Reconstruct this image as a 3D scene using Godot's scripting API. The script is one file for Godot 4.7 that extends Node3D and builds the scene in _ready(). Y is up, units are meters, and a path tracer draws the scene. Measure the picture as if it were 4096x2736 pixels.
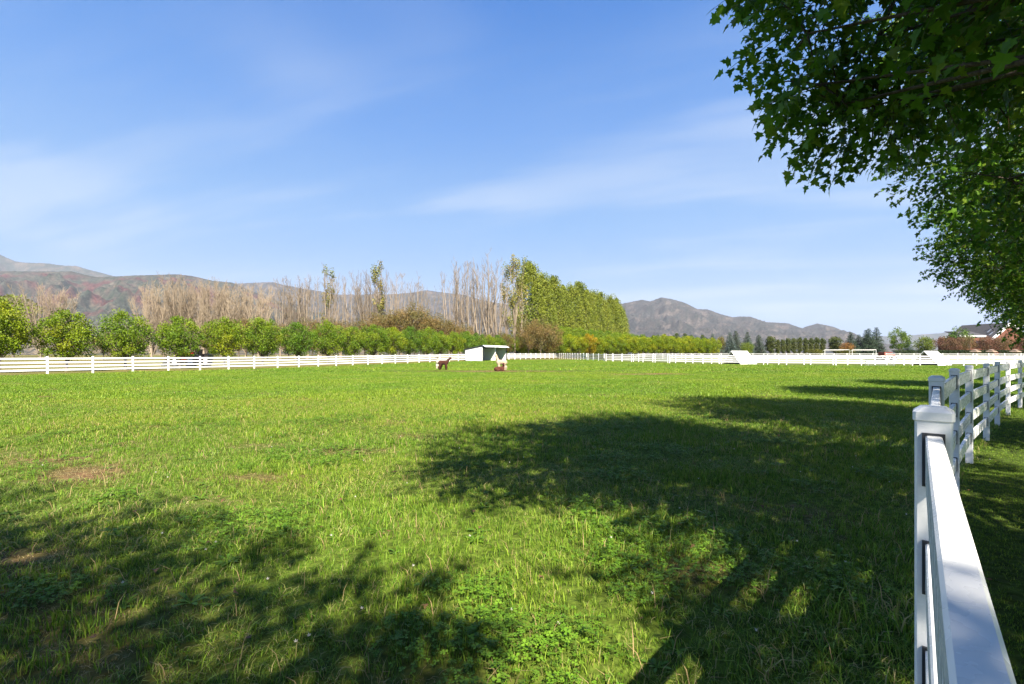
extends Node3D

const EYE := 1.51
const NEAR := 0.05
const SUN_AZIMUTH := 13.0
const SUN_HEIGHT := 45.0
const EXPOSURE := 3.5

var names := {}
var mats := {}
var lump: FastNoiseLite
var wide: FastNoiseLite
var patchy: FastNoiseLite

# The near fence, the left fence and the lane fences as lines on the ground: x to the right, second value metres ahead of the origin.
var near_line := [Vector2(-4.0, -4.6), Vector2(-2.25, -2.65), Vector2(-0.51, -0.65), Vector2(1.18, 1.33), Vector2(2.95, 3.30), Vector2(4.75, 5.10), Vector2(6.44, 6.69), Vector2(8.33, 8.34), Vector2(10.35, 10.13), Vector2(12.47, 11.94), Vector2(14.58, 13.63), Vector2(16.8, 15.2), Vector2(19.1, 16.6), Vector2(21.5, 17.8), Vector2(24.0, 18.8)]
var lane_line := [Vector2(17.22, 87.0), Vector2(18.24, 85.6), Vector2(19.37, 83.8), Vector2(20.6, 81.9), Vector2(21.95, 79.6), Vector2(23.28, 77.3), Vector2(24.74, 74.6), Vector2(26.56, 72.7), Vector2(28.38, 70.6), Vector2(30.59, 69.4), Vector2(32.89, 68.0), Vector2(35.38, 66.8), Vector2(37.85, 65.5), Vector2(40.79, 64.9), Vector2(43.77, 64.2), Vector2(46.69, 63.5), Vector2(49.86, 63.2), Vector2(53.09, 63.0), Vector2(56.23, 62.7), Vector2(59.42, 62.5), Vector2(62.6, 62.4), Vector2(65.93, 62.3), Vector2(69.24, 62.1), Vector2(72.54, 62.0), Vector2(75.8, 61.9)]


func _ready() -> void:
	# camera
	var cam := Camera3D.new()
	cam.name = "camera"
	cam.projection = Camera3D.PROJECTION_FRUSTUM
	cam.near = NEAR
	cam.far = 30000.0
	cam.size = 1.44 * NEAR
	cam.frustum_offset = Vector2(0.0, 0.02737 * NEAR)
	cam.position = Vector3(0, EYE, 0)
	add_child(cam)
	cam.current = true
	# sky and air
	var env := Environment.new()
	env.background_mode = Environment.BG_SKY
	env.tonemap_mode = Environment.TONE_MAPPER_LINEAR
	env.tonemap_exposure = EXPOSURE
	env.sky = Sky.new()
	env.sky.sky_material = sky_material()
	env.background_energy_multiplier = 1.0
	env.fog_enabled = true
	env.fog_density = 0.00005
	env.fog_light_color = Color(0.86, 0.91, 1.0)
	env.sdfgi_enabled = true
	env.ssao_enabled = true
	env.ssil_enabled = true
	var we := WorldEnvironment.new()
	we.name = "world_environment"
	we.environment = env
	add_child(we)
	# sun
	var sun := DirectionalLight3D.new()
	sun.name = "sun"
	sun.light_energy = 1.6
	sun.light_color = Color(1.0, 0.955, 0.88)
	sun.light_angular_distance = 0.5
	sun.shadow_enabled = true
	sun.rotation_degrees = Vector3(-SUN_HEIGHT, SUN_AZIMUTH, 0)
	add_child(sun)

	make_noises()
	make_materials()
	build_ground()
	build_mountains()
	build_near_fence()
	build_far_fences()
	build_near_trees()
	build_tree_row()
	build_background_trees()
	build_shed()
	build_house()
	build_yard_things()
	build_tractor()
	build_alpacas()
	build_grass()
	print("built in ", Time.get_ticks_msec(), " ms")


# ---------------------------------------------------------------- helpers

class Shape:
	var v := PackedVector3Array()
	var c := PackedColorArray()
	var i := PackedInt32Array()
	var tint := Color(1, 1, 1)

	func vert(p: Vector3) -> int:
		v.append(p)
		c.append(tint)
		return v.size() - 1

	func tri(a: Vector3, b: Vector3, d: Vector3) -> void:
		var n := v.size()
		v.append(a); v.append(b); v.append(d)
		c.append(tint); c.append(tint); c.append(tint)
		i.append(n); i.append(n + 1); i.append(n + 2)

	func quad(a: Vector3, b: Vector3, d: Vector3, e: Vector3) -> void:
		var n := v.size()
		v.append(a); v.append(b); v.append(d); v.append(e)
		c.append(tint); c.append(tint); c.append(tint); c.append(tint)
		i.append(n); i.append(n + 1); i.append(n + 2)
		i.append(n); i.append(n + 2); i.append(n + 3)

	# a box given by its middle, its three half axes
	func slab(m: Vector3, x: Vector3, y: Vector3, z: Vector3) -> void:
		quad(m - x - y + z, m - x + y + z, m + x + y + z, m + x - y + z)
		quad(m + x - y - z, m + x + y - z, m - x + y - z, m - x - y - z)
		quad(m + x - y + z, m + x + y + z, m + x + y - z, m + x - y - z)
		quad(m - x - y - z, m - x + y - z, m - x + y + z, m - x - y + z)
		quad(m - x + y + z, m - x + y - z, m + x + y - z, m + x + y + z)
		quad(m - x - y - z, m - x - y + z, m + x - y + z, m + x - y - z)

	func box(lo: Vector3, hi: Vector3) -> void:
		var h := (hi - lo) / 2.0
		slab((lo + hi) / 2.0, Vector3(h.x, 0, 0), Vector3(0, h.y, 0), Vector3(0, 0, h.z))

	# rings of points joined in turn, closed at both ends
	func loft(rings: Array, ends := true) -> void:
		var n: int = rings[0].size()
		var base := v.size()
		for r in rings:
			for p in r:
				vert(p)
		for k in rings.size() - 1:
			for j in n:
				var a := base + k * n + j
				var b := base + k * n + (j + 1) % n
				i.append(a); i.append(a + n); i.append(b)
				i.append(b); i.append(a + n); i.append(b + n)
		if ends:
			for e in [0, rings.size() - 1]:
				var mid := Vector3.ZERO
				for p in rings[e]:
					mid += p
				var m := vert(mid / n)
				for j in n:
					var a2: int = base + e * n + j
					var b2: int = base + e * n + (j + 1) % n
					if e == 0:
						i.append(m); i.append(a2); i.append(b2)
					else:
						i.append(m); i.append(b2); i.append(a2)

	func tube(path: Array, radii: Array, sides := 5) -> void:
		var rings := []
		for k in path.size():
			var dir: Vector3 = (path[min(k + 1, path.size() - 1)] - path[max(k - 1, 0)]).normalized()
			var s := dir.cross(Vector3(0.31, 0.12, 0.94)).normalized()
			var t := dir.cross(s)
			var r := []
			for j in sides:
				var a := TAU * j / sides
				r.append(path[k] + (s * cos(a) - t * sin(a)) * float(radii[k]))
			rings.append(r)
		loft(rings)

	func done(smooth := false) -> ArrayMesh:
		var a := []
		a.resize(Mesh.ARRAY_MAX)
		a[Mesh.ARRAY_VERTEX] = v
		a[Mesh.ARRAY_COLOR] = c
		a[Mesh.ARRAY_INDEX] = i
		if smooth:
			var n := PackedVector3Array()
			n.resize(v.size())
			for k in range(0, i.size(), 3):
				var p := i[k]
				var q := i[k + 1]
				var r := i[k + 2]
				var f := (v[r] - v[p]).cross(v[q] - v[p])
				n[p] += f
				n[q] += f
				n[r] += f
			for k in n.size():
				n[k] = n[k].normalized() if n[k].length_squared() > 1e-20 else Vector3.UP
			a[Mesh.ARRAY_NORMAL] = n
		var m := ArrayMesh.new()
		m.add_surface_from_arrays(Mesh.PRIMITIVE_TRIANGLES, a)
		return m


func numbered(called: String) -> String:
	if not names.has(called):
		names[called] = 0
		return called
	names[called] += 1
	return "%s_%03d" % [called, names[called]]


func part(called: String, m: Mesh, mat: Material, parent: Node) -> MeshInstance3D:
	var o := MeshInstance3D.new()
	o.name = called
	o.mesh = m
	o.material_override = mat
	parent.add_child(o, true)
	return o


func tag(o: Node, label: String, category: String, group := "") -> void:
	o.set_meta("label", label)
	o.set_meta("category", category)
	if group:
		o.set_meta("group", group)


func thing(called: String, label: String, category: String, at := Vector3.ZERO, turn := 0.0, group := "") -> Node3D:
	var o := Node3D.new()
	o.name = numbered(called)
	add_child(o)
	o.position = at
	o.rotation.y = turn
	tag(o, label, category, group)
	return o


func copy_of(src: Node3D, called: String, label: String, category: String, at: Vector3, turn: float, size: Vector3, group := "", mat: Material = null, mat_part := "crown") -> Node3D:
	var o: Node3D = src.duplicate()
	o.name = numbered(called)
	add_child(o)
	o.position = at
	o.rotation.y = turn
	o.scale = size
	tag(o, label, category, group)
	if mat:
		for ch in o.get_children():
			if ch.name == mat_part:
				ch.material_override = mat
	return o


func structure(called: String, m: Mesh, mat: Material) -> MeshInstance3D:
	var o := part(called, m, mat, self)
	o.set_meta("kind", "structure")
	return o


func stuff(o: Node) -> Node:
	o.set_meta("kind", "stuff")
	return o


func lin(r: float, g: float, b: float) -> Color:
	return Color(r, g, b).linear_to_srgb()


func paint(r: float, g: float, b: float, rough := 0.6, metal := 0.0) -> StandardMaterial3D:
	var m := StandardMaterial3D.new()
	m.albedo_color = lin(r, g, b)
	m.roughness = rough
	m.metallic = metal
	return m


func leafy(r: float, g: float, b: float, through := 0.5, rough := 0.55) -> StandardMaterial3D:
	var m := StandardMaterial3D.new()
	m.albedo_color = lin(r, g, b)
	m.vertex_color_use_as_albedo = true
	m.roughness = rough
	m.metallic_specular = 0.35
	m.backlight_enabled = true
	m.backlight = Color(through, through, through).linear_to_srgb()
	return m


func noise_texture(freq: float, octaves: int, lo: Color, hi: Color, sd: int, size := 512, normal := false) -> NoiseTexture2D:
	var n := FastNoiseLite.new()
	n.seed = sd
	n.frequency = freq
	n.noise_type = FastNoiseLite.TYPE_SIMPLEX_SMOOTH
	n.fractal_octaves = octaves
	var t := NoiseTexture2D.new()
	t.width = size
	t.height = size
	t.seamless = true
	t.noise = n
	if normal:
		t.as_normal_map = true
		t.bump_strength = 6.0
	else:
		var g := Gradient.new()
		g.set_color(0, lo)
		g.set_color(1, hi)
		t.color_ramp = g
	return t


func grown(sd: int) -> RandomNumberGenerator:
	var r := RandomNumberGenerator.new()
	r.seed = sd
	return r


func rise(d: float) -> float:
	if d < 50.0:
		return 0.0
	if d < 60.0:
		return 0.011 * (d - 50.0) * (d - 50.0) / 20.0
	if d < 100.0:
		return 0.055 + 0.011 * (d - 60.0)
	return 0.495 + minf(0.003 * (d - 100.0), 0.9)


func ground_at(x: float, d: float) -> float:
	var near := clampf(1.0 - (absf(x) + absf(d)) / 120.0, 0.0, 1.0)
	return rise(d) + near * 0.035 * lump.get_noise_2d(x, d)


func on_ground(x: float, d: float) -> Vector3:
	return Vector3(x, ground_at(x, d), -d)


func make_noises() -> void:
	lump = FastNoiseLite.new()
	lump.seed = 4
	lump.frequency = 0.16
	wide = FastNoiseLite.new()
	wide.seed = 11
	wide.frequency = 0.05
	wide.fractal_octaves = 3
	patchy = FastNoiseLite.new()
	patchy.seed = 23
	patchy.frequency = 0.45
	patchy.fractal_octaves = 3


# ---------------------------------------------------------------- sky

func sky_material() -> PanoramaSkyMaterial:
	var w := 2048
	var h := 1024
	var streak := FastNoiseLite.new()
	streak.seed = 7
	streak.frequency = 1.0
	streak.fractal_octaves = 5
	streak.fractal_gain = 0.55
	var veil := FastNoiseLite.new()
	veil.seed = 31
	veil.frequency = 1.0
	veil.fractal_octaves = 3
	# displayed colours of the clear sky by height, in degrees
	var heights := [0.0, 3.0, 8.0, 15.0, 25.0, 36.0, 55.0, 90.0]
	var shown := [Color(0.67, 0.79, 0.95), Color(0.645, 0.785, 0.955), Color(0.585, 0.765, 0.96), Color(0.49, 0.715, 0.955), Color(0.335, 0.61, 0.925), Color(0.17, 0.505, 0.86), Color(0.13, 0.42, 0.81), Color(0.1, 0.36, 0.74)]
	var data := PackedFloat32Array()
	data.resize(w * h * 3)
	var flat := [shown[0].srgb_to_linear() / EXPOSURE, Color(0.12, 0.14, 0.1)]
	for y in h:
		var el := 90.0 - (y + 0.5) / h * 180.0
		var k := 0
		while k < heights.size() - 2 and el > heights[k + 1]:
			k += 1
		var f := clampf((el - heights[k]) / (heights[k + 1] - heights[k]), 0.0, 1.0)
		var clear: Color = shown[k].srgb_to_linear().lerp(shown[k + 1].srgb_to_linear(), f) / EXPOSURE
		var at := y * w * 3
		if el < -2.0:
			for x in w:
				data[at] = flat[1].r; data[at + 1] = flat[1].g; data[at + 2] = flat[1].b
				at += 3
			continue
		var e := deg_to_rad(maxf(el, 0.0))
		for x in w:
			var az := (x + 0.5) / w * TAU
			var dir := Vector3(sin(az) * cos(e), sin(e), cos(az) * cos(e))
			var far := 1.0 / (dir.y + 0.12)
			var p := Vector2(dir.x, dir.z) * far
			var q := p.rotated(0.30)
			var s := streak.get_noise_2d(q.x * 0.34, q.y * 1.7)
			var b := veil.get_noise_2d(p.x * 0.42 + 3.0, p.y * 0.42)
			var c := smoothstep(-0.6 + 0.5 * absf(el - 19.0) / 19.0, 0.55, b) * (0.12 + 0.88 * smoothstep(-0.3, 0.42, s))
			c *= 0.85
			data[at] = lerpf(clear.r, 0.74 / EXPOSURE, c * 0.55)
			data[at + 1] = lerpf(clear.g, 0.84 / EXPOSURE, c * 0.55)
			data[at + 2] = lerpf(clear.b, 0.98 / EXPOSURE, c * 0.55)
			at += 3
	var im := Image.create_from_data(w, h, false, Image.FORMAT_RGBF, data.to_byte_array())
	var m := PanoramaSkyMaterial.new()
	m.panorama = ImageTexture.create_from_image(im)
	return m


# ---------------------------------------------------------------- materials

func make_materials() -> void:
	var m := StandardMaterial3D.new()
	m.vertex_color_use_as_albedo = true
	m.roughness = 0.95
	m.metallic_specular = 0.2
	m.uv1_triplanar = true
	m.uv1_world_triplanar = true
	m.uv1_scale = Vector3(0.31, 0.31, 0.31)
	m.albedo_texture = noise_texture(0.045, 5, Color(0.55, 0.55, 0.52), Color(1, 1, 1), 3)
	m.heightmap_enabled = true
	m.heightmap_texture = noise_texture(0.06, 5, Color.BLACK, Color.WHITE, 5)
	m.heightmap_scale = 3.0
	mats.ground = m
	m = StandardMaterial3D.new()
	m.vertex_color_use_as_albedo = true
	m.roughness = 1.0
	m.metallic_specular = 0.1
	m.uv1_triplanar = true
	m.uv1_world_triplanar = true
	m.uv1_scale = Vector3(0.0017, 0.0017, 0.0017)
	m.albedo_texture = noise_texture(0.03, 5, Color(0.3, 0.3, 0.31), Color(1, 1, 1), 8, 1024)
	mats.hill = m
	var vinyl := paint(0.80, 0.815, 0.83, 0.32)
	vinyl.roughness_texture = noise_texture(0.03, 4, Color(0.7, 0.7, 0.7), Color(1, 1, 1), 15, 256)
	vinyl.uv1_triplanar = true
	vinyl.uv1_world_triplanar = true
	vinyl.uv1_scale = Vector3(2.5, 2.5, 2.5)
	vinyl.albedo_texture = noise_texture(0.02, 5, Color(0.965, 0.965, 0.96), Color(1, 1, 1), 16, 256)
	mats.vinyl = vinyl
	mats.far_vinyl = paint(0.80, 0.805, 0.80, 0.45)
	mats.rubber = paint(0.018, 0.02, 0.026, 0.5)
	var bark := paint(0.17, 0.135, 0.105, 0.9)
	bark.uv1_triplanar = true
	bark.uv1_scale = Vector3(1.4, 0.5, 1.4)
	bark.albedo_texture = noise_texture(0.05, 4, Color(0.45, 0.43, 0.4), Color(1, 1, 1), 18, 256)
	bark.heightmap_enabled = true
	bark.heightmap_texture = noise_texture(0.06, 4, Color.BLACK, Color.WHITE, 19, 256)
	bark.heightmap_scale = 2.0
	mats.bark = bark
	mats.dark_bark = paint(0.13, 0.105, 0.082, 0.9)
	mats.bare = leafy(0.34, 0.275, 0.20, 0.0, 0.9)
	mats.bare_twigs = leafy(0.25, 0.205, 0.155, 0.0, 0.9)
	mats.bare_grey = leafy(0.29, 0.24, 0.185, 0.0, 0.9)
	mats.maple_leaf = leafy(1, 1, 1, 0.95, 0.42)
	mats.maple = leafy(1.12, 1.16, 1.0, 0.55)
	mats.maple_deep = leafy(0.82, 0.98, 1.0, 0.55)
	mats.maple_yellow = leafy(1.35, 1.24, 0.8, 0.55)
	mats.leaf_plain = leafy(1, 1, 1, 0.4)
	mats.spruce_blue = leafy(1.5, 1.45, 1.9, 0.15)
	mats.spruce_dark = leafy(0.85, 0.9, 0.85, 0.15)
	mats.grass = leafy(1, 1, 1, 0.6, 0.5)
	mats.steel = paint(0.32, 0.34, 0.37, 0.4, 0.6)
	mats.white_paint = paint(0.78, 0.78, 0.77, 0.5)
	mats.black = paint(0.02, 0.02, 0.022, 0.5)
	mats.tyre = paint(0.028, 0.025, 0.026, 0.85)
	mats.red = paint(0.45, 0.022, 0.02, 0.35)
	mats.brick = paint(0.23, 0.085, 0.055, 0.85)
	mats.roof = paint(0.075, 0.075, 0.085, 0.9)
	mats.stone = paint(0.46, 0.34, 0.26, 0.85)
	for k in ["brick", "roof", "stone"]:
		mats[k].uv1_triplanar = true
		mats[k].uv1_world_triplanar = true
		mats[k].uv1_scale = Vector3(0.6, 0.6, 0.6)
		mats[k].albedo_texture = noise_texture(0.1, 3, Color(0.6, 0.6, 0.6), Color(1, 1, 1), 40, 256)


# ---------------------------------------------------------------- ground and hills

func spread(lo: float, hi: float, step: float, out_lo: float, out_hi: float, grow: float) -> Array:
	var a := []
	var s := step
	var x := lo
	while x > out_lo:
		s *= grow
		x = maxf(x - s, out_lo)
		a.push_front(x)
	x = lo
	while x < hi:
		a.append(x)
		x += step
	s = step
	while x < out_hi:
		a.append(x)
		s *= grow
		x += s
	a.append(out_hi)
	return a


# 1 inside the pasture between the fences, 0 outside
func in_pasture(x: float, d: float) -> bool:
	if right_of_near_fence(x, d):
		return false
	if x < -35.9 + 1.305 * (d - 36.7) / 2.505:
		return false
	return not past_lane(x, d)


func right_of_near_fence(x: float, d: float) -> bool:
	if d > 19.0 or x < -4.0:
		return false
	for k in near_line.size() - 1:
		var a: Vector2 = near_line[k]
		var b: Vector2 = near_line[k + 1]
		if d <= b.y:
			return x > a.x + (b.x - a.x) * (d - a.y) / (b.y - a.y)
	return x > 24.0


func past_lane(x: float, d: float) -> bool:
	if x > 72.0:
		return d > 62.0
	if x < 17.22:
		return d > 100.0
	for k in lane_line.size() - 1:
		var a: Vector2 = lane_line[k]
		var b: Vector2 = lane_line[k + 1]
		if x <= b.x:
			return d > a.y + (b.y - a.y) * (x - a.x) / (b.x - a.x)
	return false


func oval(x: float, d: float, cx: float, cd: float, rx: float, rd: float) -> float:
	return sqrt(pow((x - cx) / rx, 2) + pow((d - cd) / rd, 2))


# how worn the pasture is at a place: 0 green, 1 bare
func worn(x: float, d: float) -> float:
	var w := 0.0
	var n := patchy.get_noise_2d(x * 1.3, d * 1.3) * 0.6
	for s in [[10.3, 37.3, 2.2, 0.75], [12.2, 38.4, 1.4, 0.4], [-7.6, 7.3, 0.75, 0.28], [-6.75, 6.75, 0.8, 0.3], [-5.8, 6.15, 0.75, 0.32], [-5.3, 5.8, 0.45, 0.22], [-3.2, 5.85, 0.4, 0.14], [-4.1, 7.9, 0.5, 0.2], [-2.7, 7.4, 0.6, 0.2], [-3.2, 4.9, 0.4, 0.15], [-3.55, 3.5, 0.3, 0.14], [1.3, 3.3, 0.3, 0.12]]:
		w = maxf(w, 1.4 - oval(x, d, s[0], s[1], s[2], s[3]) * 0.85 + n)
	var trampled := 1.1 - oval(x, d, -1.2, 44.2, 7.5, 1.9) + n * 0.9
	w = maxf(w, trampled * 1.05)
	w = maxf(w, 0.5 * smoothstep(0.30, 0.62, patchy.get_noise_2d(x * 0.8 + 40.0, d * 0.8)))
	return clampf(w, 0.0, 1.0)


func ground_colour(x: float, d: float) -> Color:
	var soil := Color(0.235, 0.125, 0.075)
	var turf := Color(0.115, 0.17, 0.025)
	if in_pasture(x, d):
		return turf.lerp(soil, worn(x, d)) if d < 90.0 else Color(0.14, 0.23, 0.025)
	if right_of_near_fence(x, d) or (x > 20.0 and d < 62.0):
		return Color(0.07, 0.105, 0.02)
	if past_lane(x, d) and x > 14.0 and d < 160.0 and d < 100.0 + x * 0.6:
		return Color(0.17, 0.21, 0.06)
	if d > 36.0 and d < 700.0 and x < 20.0:
		var n := wide.get_noise_2d(x * 0.4, d * 1.5)
		return Color(0.27, 0.225, 0.09).lerp(Color(0.19, 0.2, 0.06), 0.5 + n)
	return Color(0.16, 0.15, 0.07)


func build_ground() -> void:
	var xs := spread(-62.0, 90.0, 0.8, -12000.0, 12000.0, 1.16)
	var ds := spread(-8.0, 96.0, 0.6, -6000.0, 14000.0, 1.16)
	var s := Shape.new()
	for d in ds:
		for x in xs:
			s.tint = ground_colour(x, d)
			s.vert(on_ground(x, d))
	var n := xs.size()
	for b in ds.size() - 1:
		for a in n - 1:
			var p := b * n + a
			s.i.append_array([p, p + n, p + 1, p + 1, p + n, p + n + 1])
	structure("ground", s.done(true), mats.ground)


func crest(line: Array, t: float) -> float:
	for k in line.size() - 1:
		if t <= line[k + 1][0]:
			var f := clampf((t - line[k][0]) / (line[k + 1][0] - line[k][0]), 0.0, 1.0)
			return lerpf(line[k][1], line[k + 1][1], f)
	return line[-1][1]


# A range of hills: its crest line as bearing and slope over the plain, how far off the crest and the foot are, and its ground cover.
func hill_range(line: Array, far: float, foot: float, sd: int, cover: Callable) -> void:
	var ridge := FastNoiseLite.new()
	ridge.seed = sd
	ridge.frequency = 1.0
	ridge.fractal_type = FastNoiseLite.FRACTAL_RIDGED
	ridge.fractal_octaves = 4
	var rough := FastNoiseLite.new()
	rough.seed = sd + 1
	rough.frequency = 1.0
	rough.fractal_octaves = 4
	var cols := 420
	var rows := 70
	var s := Shape.new()
	var lo: float = line[0][0]
	var hi: float = line[-1][0]
	for r in rows + 6:
		# the first rows fall away behind the crest
		var t := (r - 5.0) / rows
		for k in cols + 1:
			var b := lerpf(lo, hi, float(k) / cols)
			var top := crest(line, b) * far + 3.5 * rough.get_noise_2d(b * 190.0, 0.0) * far / 4000.0
			var d := lerpf(far, foot, t) if t >= 0.0 else far - t * far * 4.0
			var x := b * far * lerpf(1.0, d / far, 0.8)
			var h: float
			if t < 0.0:
				h = top * (1.0 + t * 6.0)
			else:
				var spur := ridge.get_noise_2d(x / far * 7.0 + d / far * 2.5, d / far * 4.0)
				var small := rough.get_noise_2d(x / far * 34.0, d / far * 34.0)
				var fall := pow(1.0 - t, 1.25)
				h = top * (fall * (1.0 - 0.0 * t)) + top * t * (1.0 - t) * (0.85 * (spur - 0.15) + 0.2 * small)
				h = minf(h, top * (d / far) * 0.995) if t > 0.0 else top
			s.tint = cover.call(x / far, h / maxf(top, 1.0), d / far, rough, ridge)
			s.vert(Vector3(x, h - 12.0 if t >= 1.0 else h, -d))
	for r in rows + 5:
		for k in cols:
			var p := r * (cols + 1) + k
			s.i.append_array([p, p + 1, p + cols + 1, p + 1, p + cols + 2, p + cols + 1])
	structure("hills", s.done(true), mats.hill)


func build_mountains() -> void:
	var scrub := func(x: float, h: float, d: float, n: FastNoiseLite, _r: FastNoiseLite) -> Color:
		var a := n.get_noise_2d(x * 26.0, d * 40.0)
		var c := Color(0.10, 0.112, 0.085).lerp(Color(0.20, 0.17, 0.13), smoothstep(-0.15, 0.4, a))
		return c.lerp(Color(0.055, 0.08, 0.05), smoothstep(0.05, 0.45, n.get_noise_2d(x * 60.0 + 9.0, d * 90.0)))
	var autumn := func(x: float, h: float, d: float, n: FastNoiseLite, r: FastNoiseLite) -> Color:
		var c: Color = scrub.call(x, h, d, n, r)
		c = c.lerp(Color(0.34, 0.27, 0.17), smoothstep(0.35, 0.0, h) * smoothstep(-0.2, 0.3, n.get_noise_2d(x * 40.0, d * 80.0 + 5.0)))
		var red := smoothstep(0.06, 0.30, n.get_noise_2d(x * 9.0 + 2.0, d * 17.0)) * smoothstep(0.2, 0.4, h) * smoothstep(1.02, 0.9, h)
		return c.lerp(Color(0.185, 0.072, 0.066), red * 0.8)
	var rocky := func(x: float, h: float, d: float, n: FastNoiseLite, r: FastNoiseLite) -> Color:
		var c: Color = scrub.call(x, h, d, n, r)
		c = c.lerp(Color(0.088, 0.084, 0.09), 0.6)
		return c.lerp(Color(0.27, 0.225, 0.195), 0.7 * smoothstep(0.12, 0.45, n.get_noise_2d(x * 30.0 + 7.0, d * 30.0)))
	hill_range([[-1.7, 0.21], [-1.341, 0.2421], [-1.183, 0.2289], [-1.078, 0.2116], [-1.046, 0.1974], [-1.025, 0.1947], [-0.983, 0.1937], [-0.941, 0.1884], [-0.92, 0.1884], [-0.883, 0.1779], [-0.836, 0.1658], [-0.783, 0.1474], [-0.709, 0.1211], [-0.604, 0.0895], [-0.45, 0.02]], 6500.0, 4600.0, 51, scrub)
	hill_range([[-1.9, 0.12], [-1.394, 0.1737], [-1.183, 0.1789], [-1.078, 0.1774], [-0.999, 0.1763], [-0.925, 0.1763], [-0.899, 0.1695], [-0.878, 0.1647], [-0.836, 0.1658], [-0.783, 0.1684], [-0.741, 0.1695], [-0.704, 0.1705], [-0.673, 0.1668], [-0.631, 0.1568], [-0.588, 0.1526], [-0.552, 0.1368], [-0.499, 0.1158], [-0.394, 0.0842], [-0.288, 0.0579], [-0.131, 0.0263], [0.0, 0.002]], 3600.0, 1500.0, 57, autumn)
	hill_range([[-0.95, 0.05], [-0.762, 0.1158], [-0.615, 0.1474], [-0.588, 0.15], [-0.562, 0.1516], [-0.525, 0.1532], [-0.504, 0.1537], [-0.483, 0.1484], [-0.446, 0.1411], [-0.404, 0.1342], [-0.367, 0.1274], [-0.325, 0.1274], [-0.288, 0.1284], [-0.257, 0.1279], [-0.209, 0.1316], [-0.183, 0.1368], [-0.152, 0.1326], [-0.104, 0.1274], [-0.078, 0.12], [-0.046, 0.1121], [-0.025, 0.1095], [0.027, 0.0974], [0.106, 0.0789], [0.185, 0.0526], [0.3, 0.005]], 6000.0, 3900.0, 63, rocky)
	hill_range([[-0.05, 0.02], [0.054, 0.0684], [0.133, 0.0868], [0.185, 0.1], [0.233, 0.1089], [0.275, 0.1168], [0.291, 0.1132], [0.314, 0.1216], [0.333, 0.1189], [0.364, 0.1105], [0.391, 0.0968], [0.412, 0.0963], [0.443, 0.0853], [0.464, 0.08], [0.48, 0.0816], [0.501, 0.0811], [0.533, 0.07], [0.58, 0.0674], [0.612, 0.0563], [0.617, 0.0595], [0.643, 0.0668], [0.675, 0.0605], [0.706, 0.0474], [0.727, 0.0395], [0.764, 0.0263], [0.817, 0.0132], [0.9, 0.0]], 5000.0, 2600.0, 71, rocky)
	hill_range([[0.5, 0.005], [0.606, 0.0211], [0.712, 0.0368], [0.817, 0.0411], [0.838, 0.0416], [0.869, 0.0442], [0.901, 0.0458], [0.922, 0.05], [0.975, 0.0474], [1.08, 0.0421], [1.185, 0.0395], [1.396, 0.0368], [1.8, 0.03]], 8500.0, 6500.0, 77, scrub)


# ---------------------------------------------------------------- fences

func square_ring(half: float, cut: float, y: float) -> Array:
	var a := half - cut
	return [Vector3(-a, y, half), Vector3(a, y, half), Vector3(half, y, a), Vector3(half, y, -a), Vector3(a, y, -half), Vector3(-a, y, -half), Vector3(-half, y, -a), Vector3(-half, y, a)]


func post_mesh(half: float, height: float) -> ArrayMesh:
	var s := Shape.new()
	s.loft([square_ring(half, half * 0.14, -0.25), square_ring(half, half * 0.14, height)])
	return s.done()


func cap_mesh(half: float, low: float) -> ArrayMesh:
	var s := Shape.new()
	s.loft([square_ring(half * 0.90, half * 0.12, low), square_ring(half, half * 0.16, low + 0.004), square_ring(half, half * 0.16, low + 0.026), square_ring(half * 0.95, half * 0.2, low + 0.029), square_ring(half * 0.62, half * 0.22, low + 0.041), square_ring(half * 0.55, half * 0.22, low + 0.0415)])
	return s.done()


# a rail of unit length along -z, its cross-section chamfered
func rail_mesh(half_w: float, half_h: float, length: float) -> ArrayMesh:
	var c := minf(half_w, half_h) * 0.22
	var ring := func(z: float) -> Array:
		return [Vector3(-half_w + c, -half_h, z), Vector3(-half_w, -half_h + c, z), Vector3(-half_w, half_h - c, z), Vector3(-half_w + c, half_h, z), Vector3(half_w - c, half_h, z), Vector3(half_w, half_h - c, z), Vector3(half_w, -half_h + c, z), Vector3(half_w - c, -half_h, z)]
	var s := Shape.new()
	s.loft([ring.call(0.0), ring.call(-length)])
	return s.done()


# the black rubber collar round a rail where it enters a post
func gasket_mesh(half_w: float, half_h: float) -> ArrayMesh:
	var s := Shape.new()
	var b := 0.0065
	var t := 0.0045
	s.box(Vector3(-half_w - b, half_h, -t), Vector3(half_w + b, half_h + b, t))
	s.box(Vector3(-half_w - b, -half_h - b, -t), Vector3(half_w + b, -half_h, t))
	s.box(Vector3(-half_w - b, -half_h, -t), Vector3(-half_w, half_h, t))
	s.box(Vector3(half_w, -half_h, -t), Vector3(half_w + b, half_h, t))
	return s.done()


const RAILS := [1.222, 0.925, 0.632, 0.345]


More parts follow.
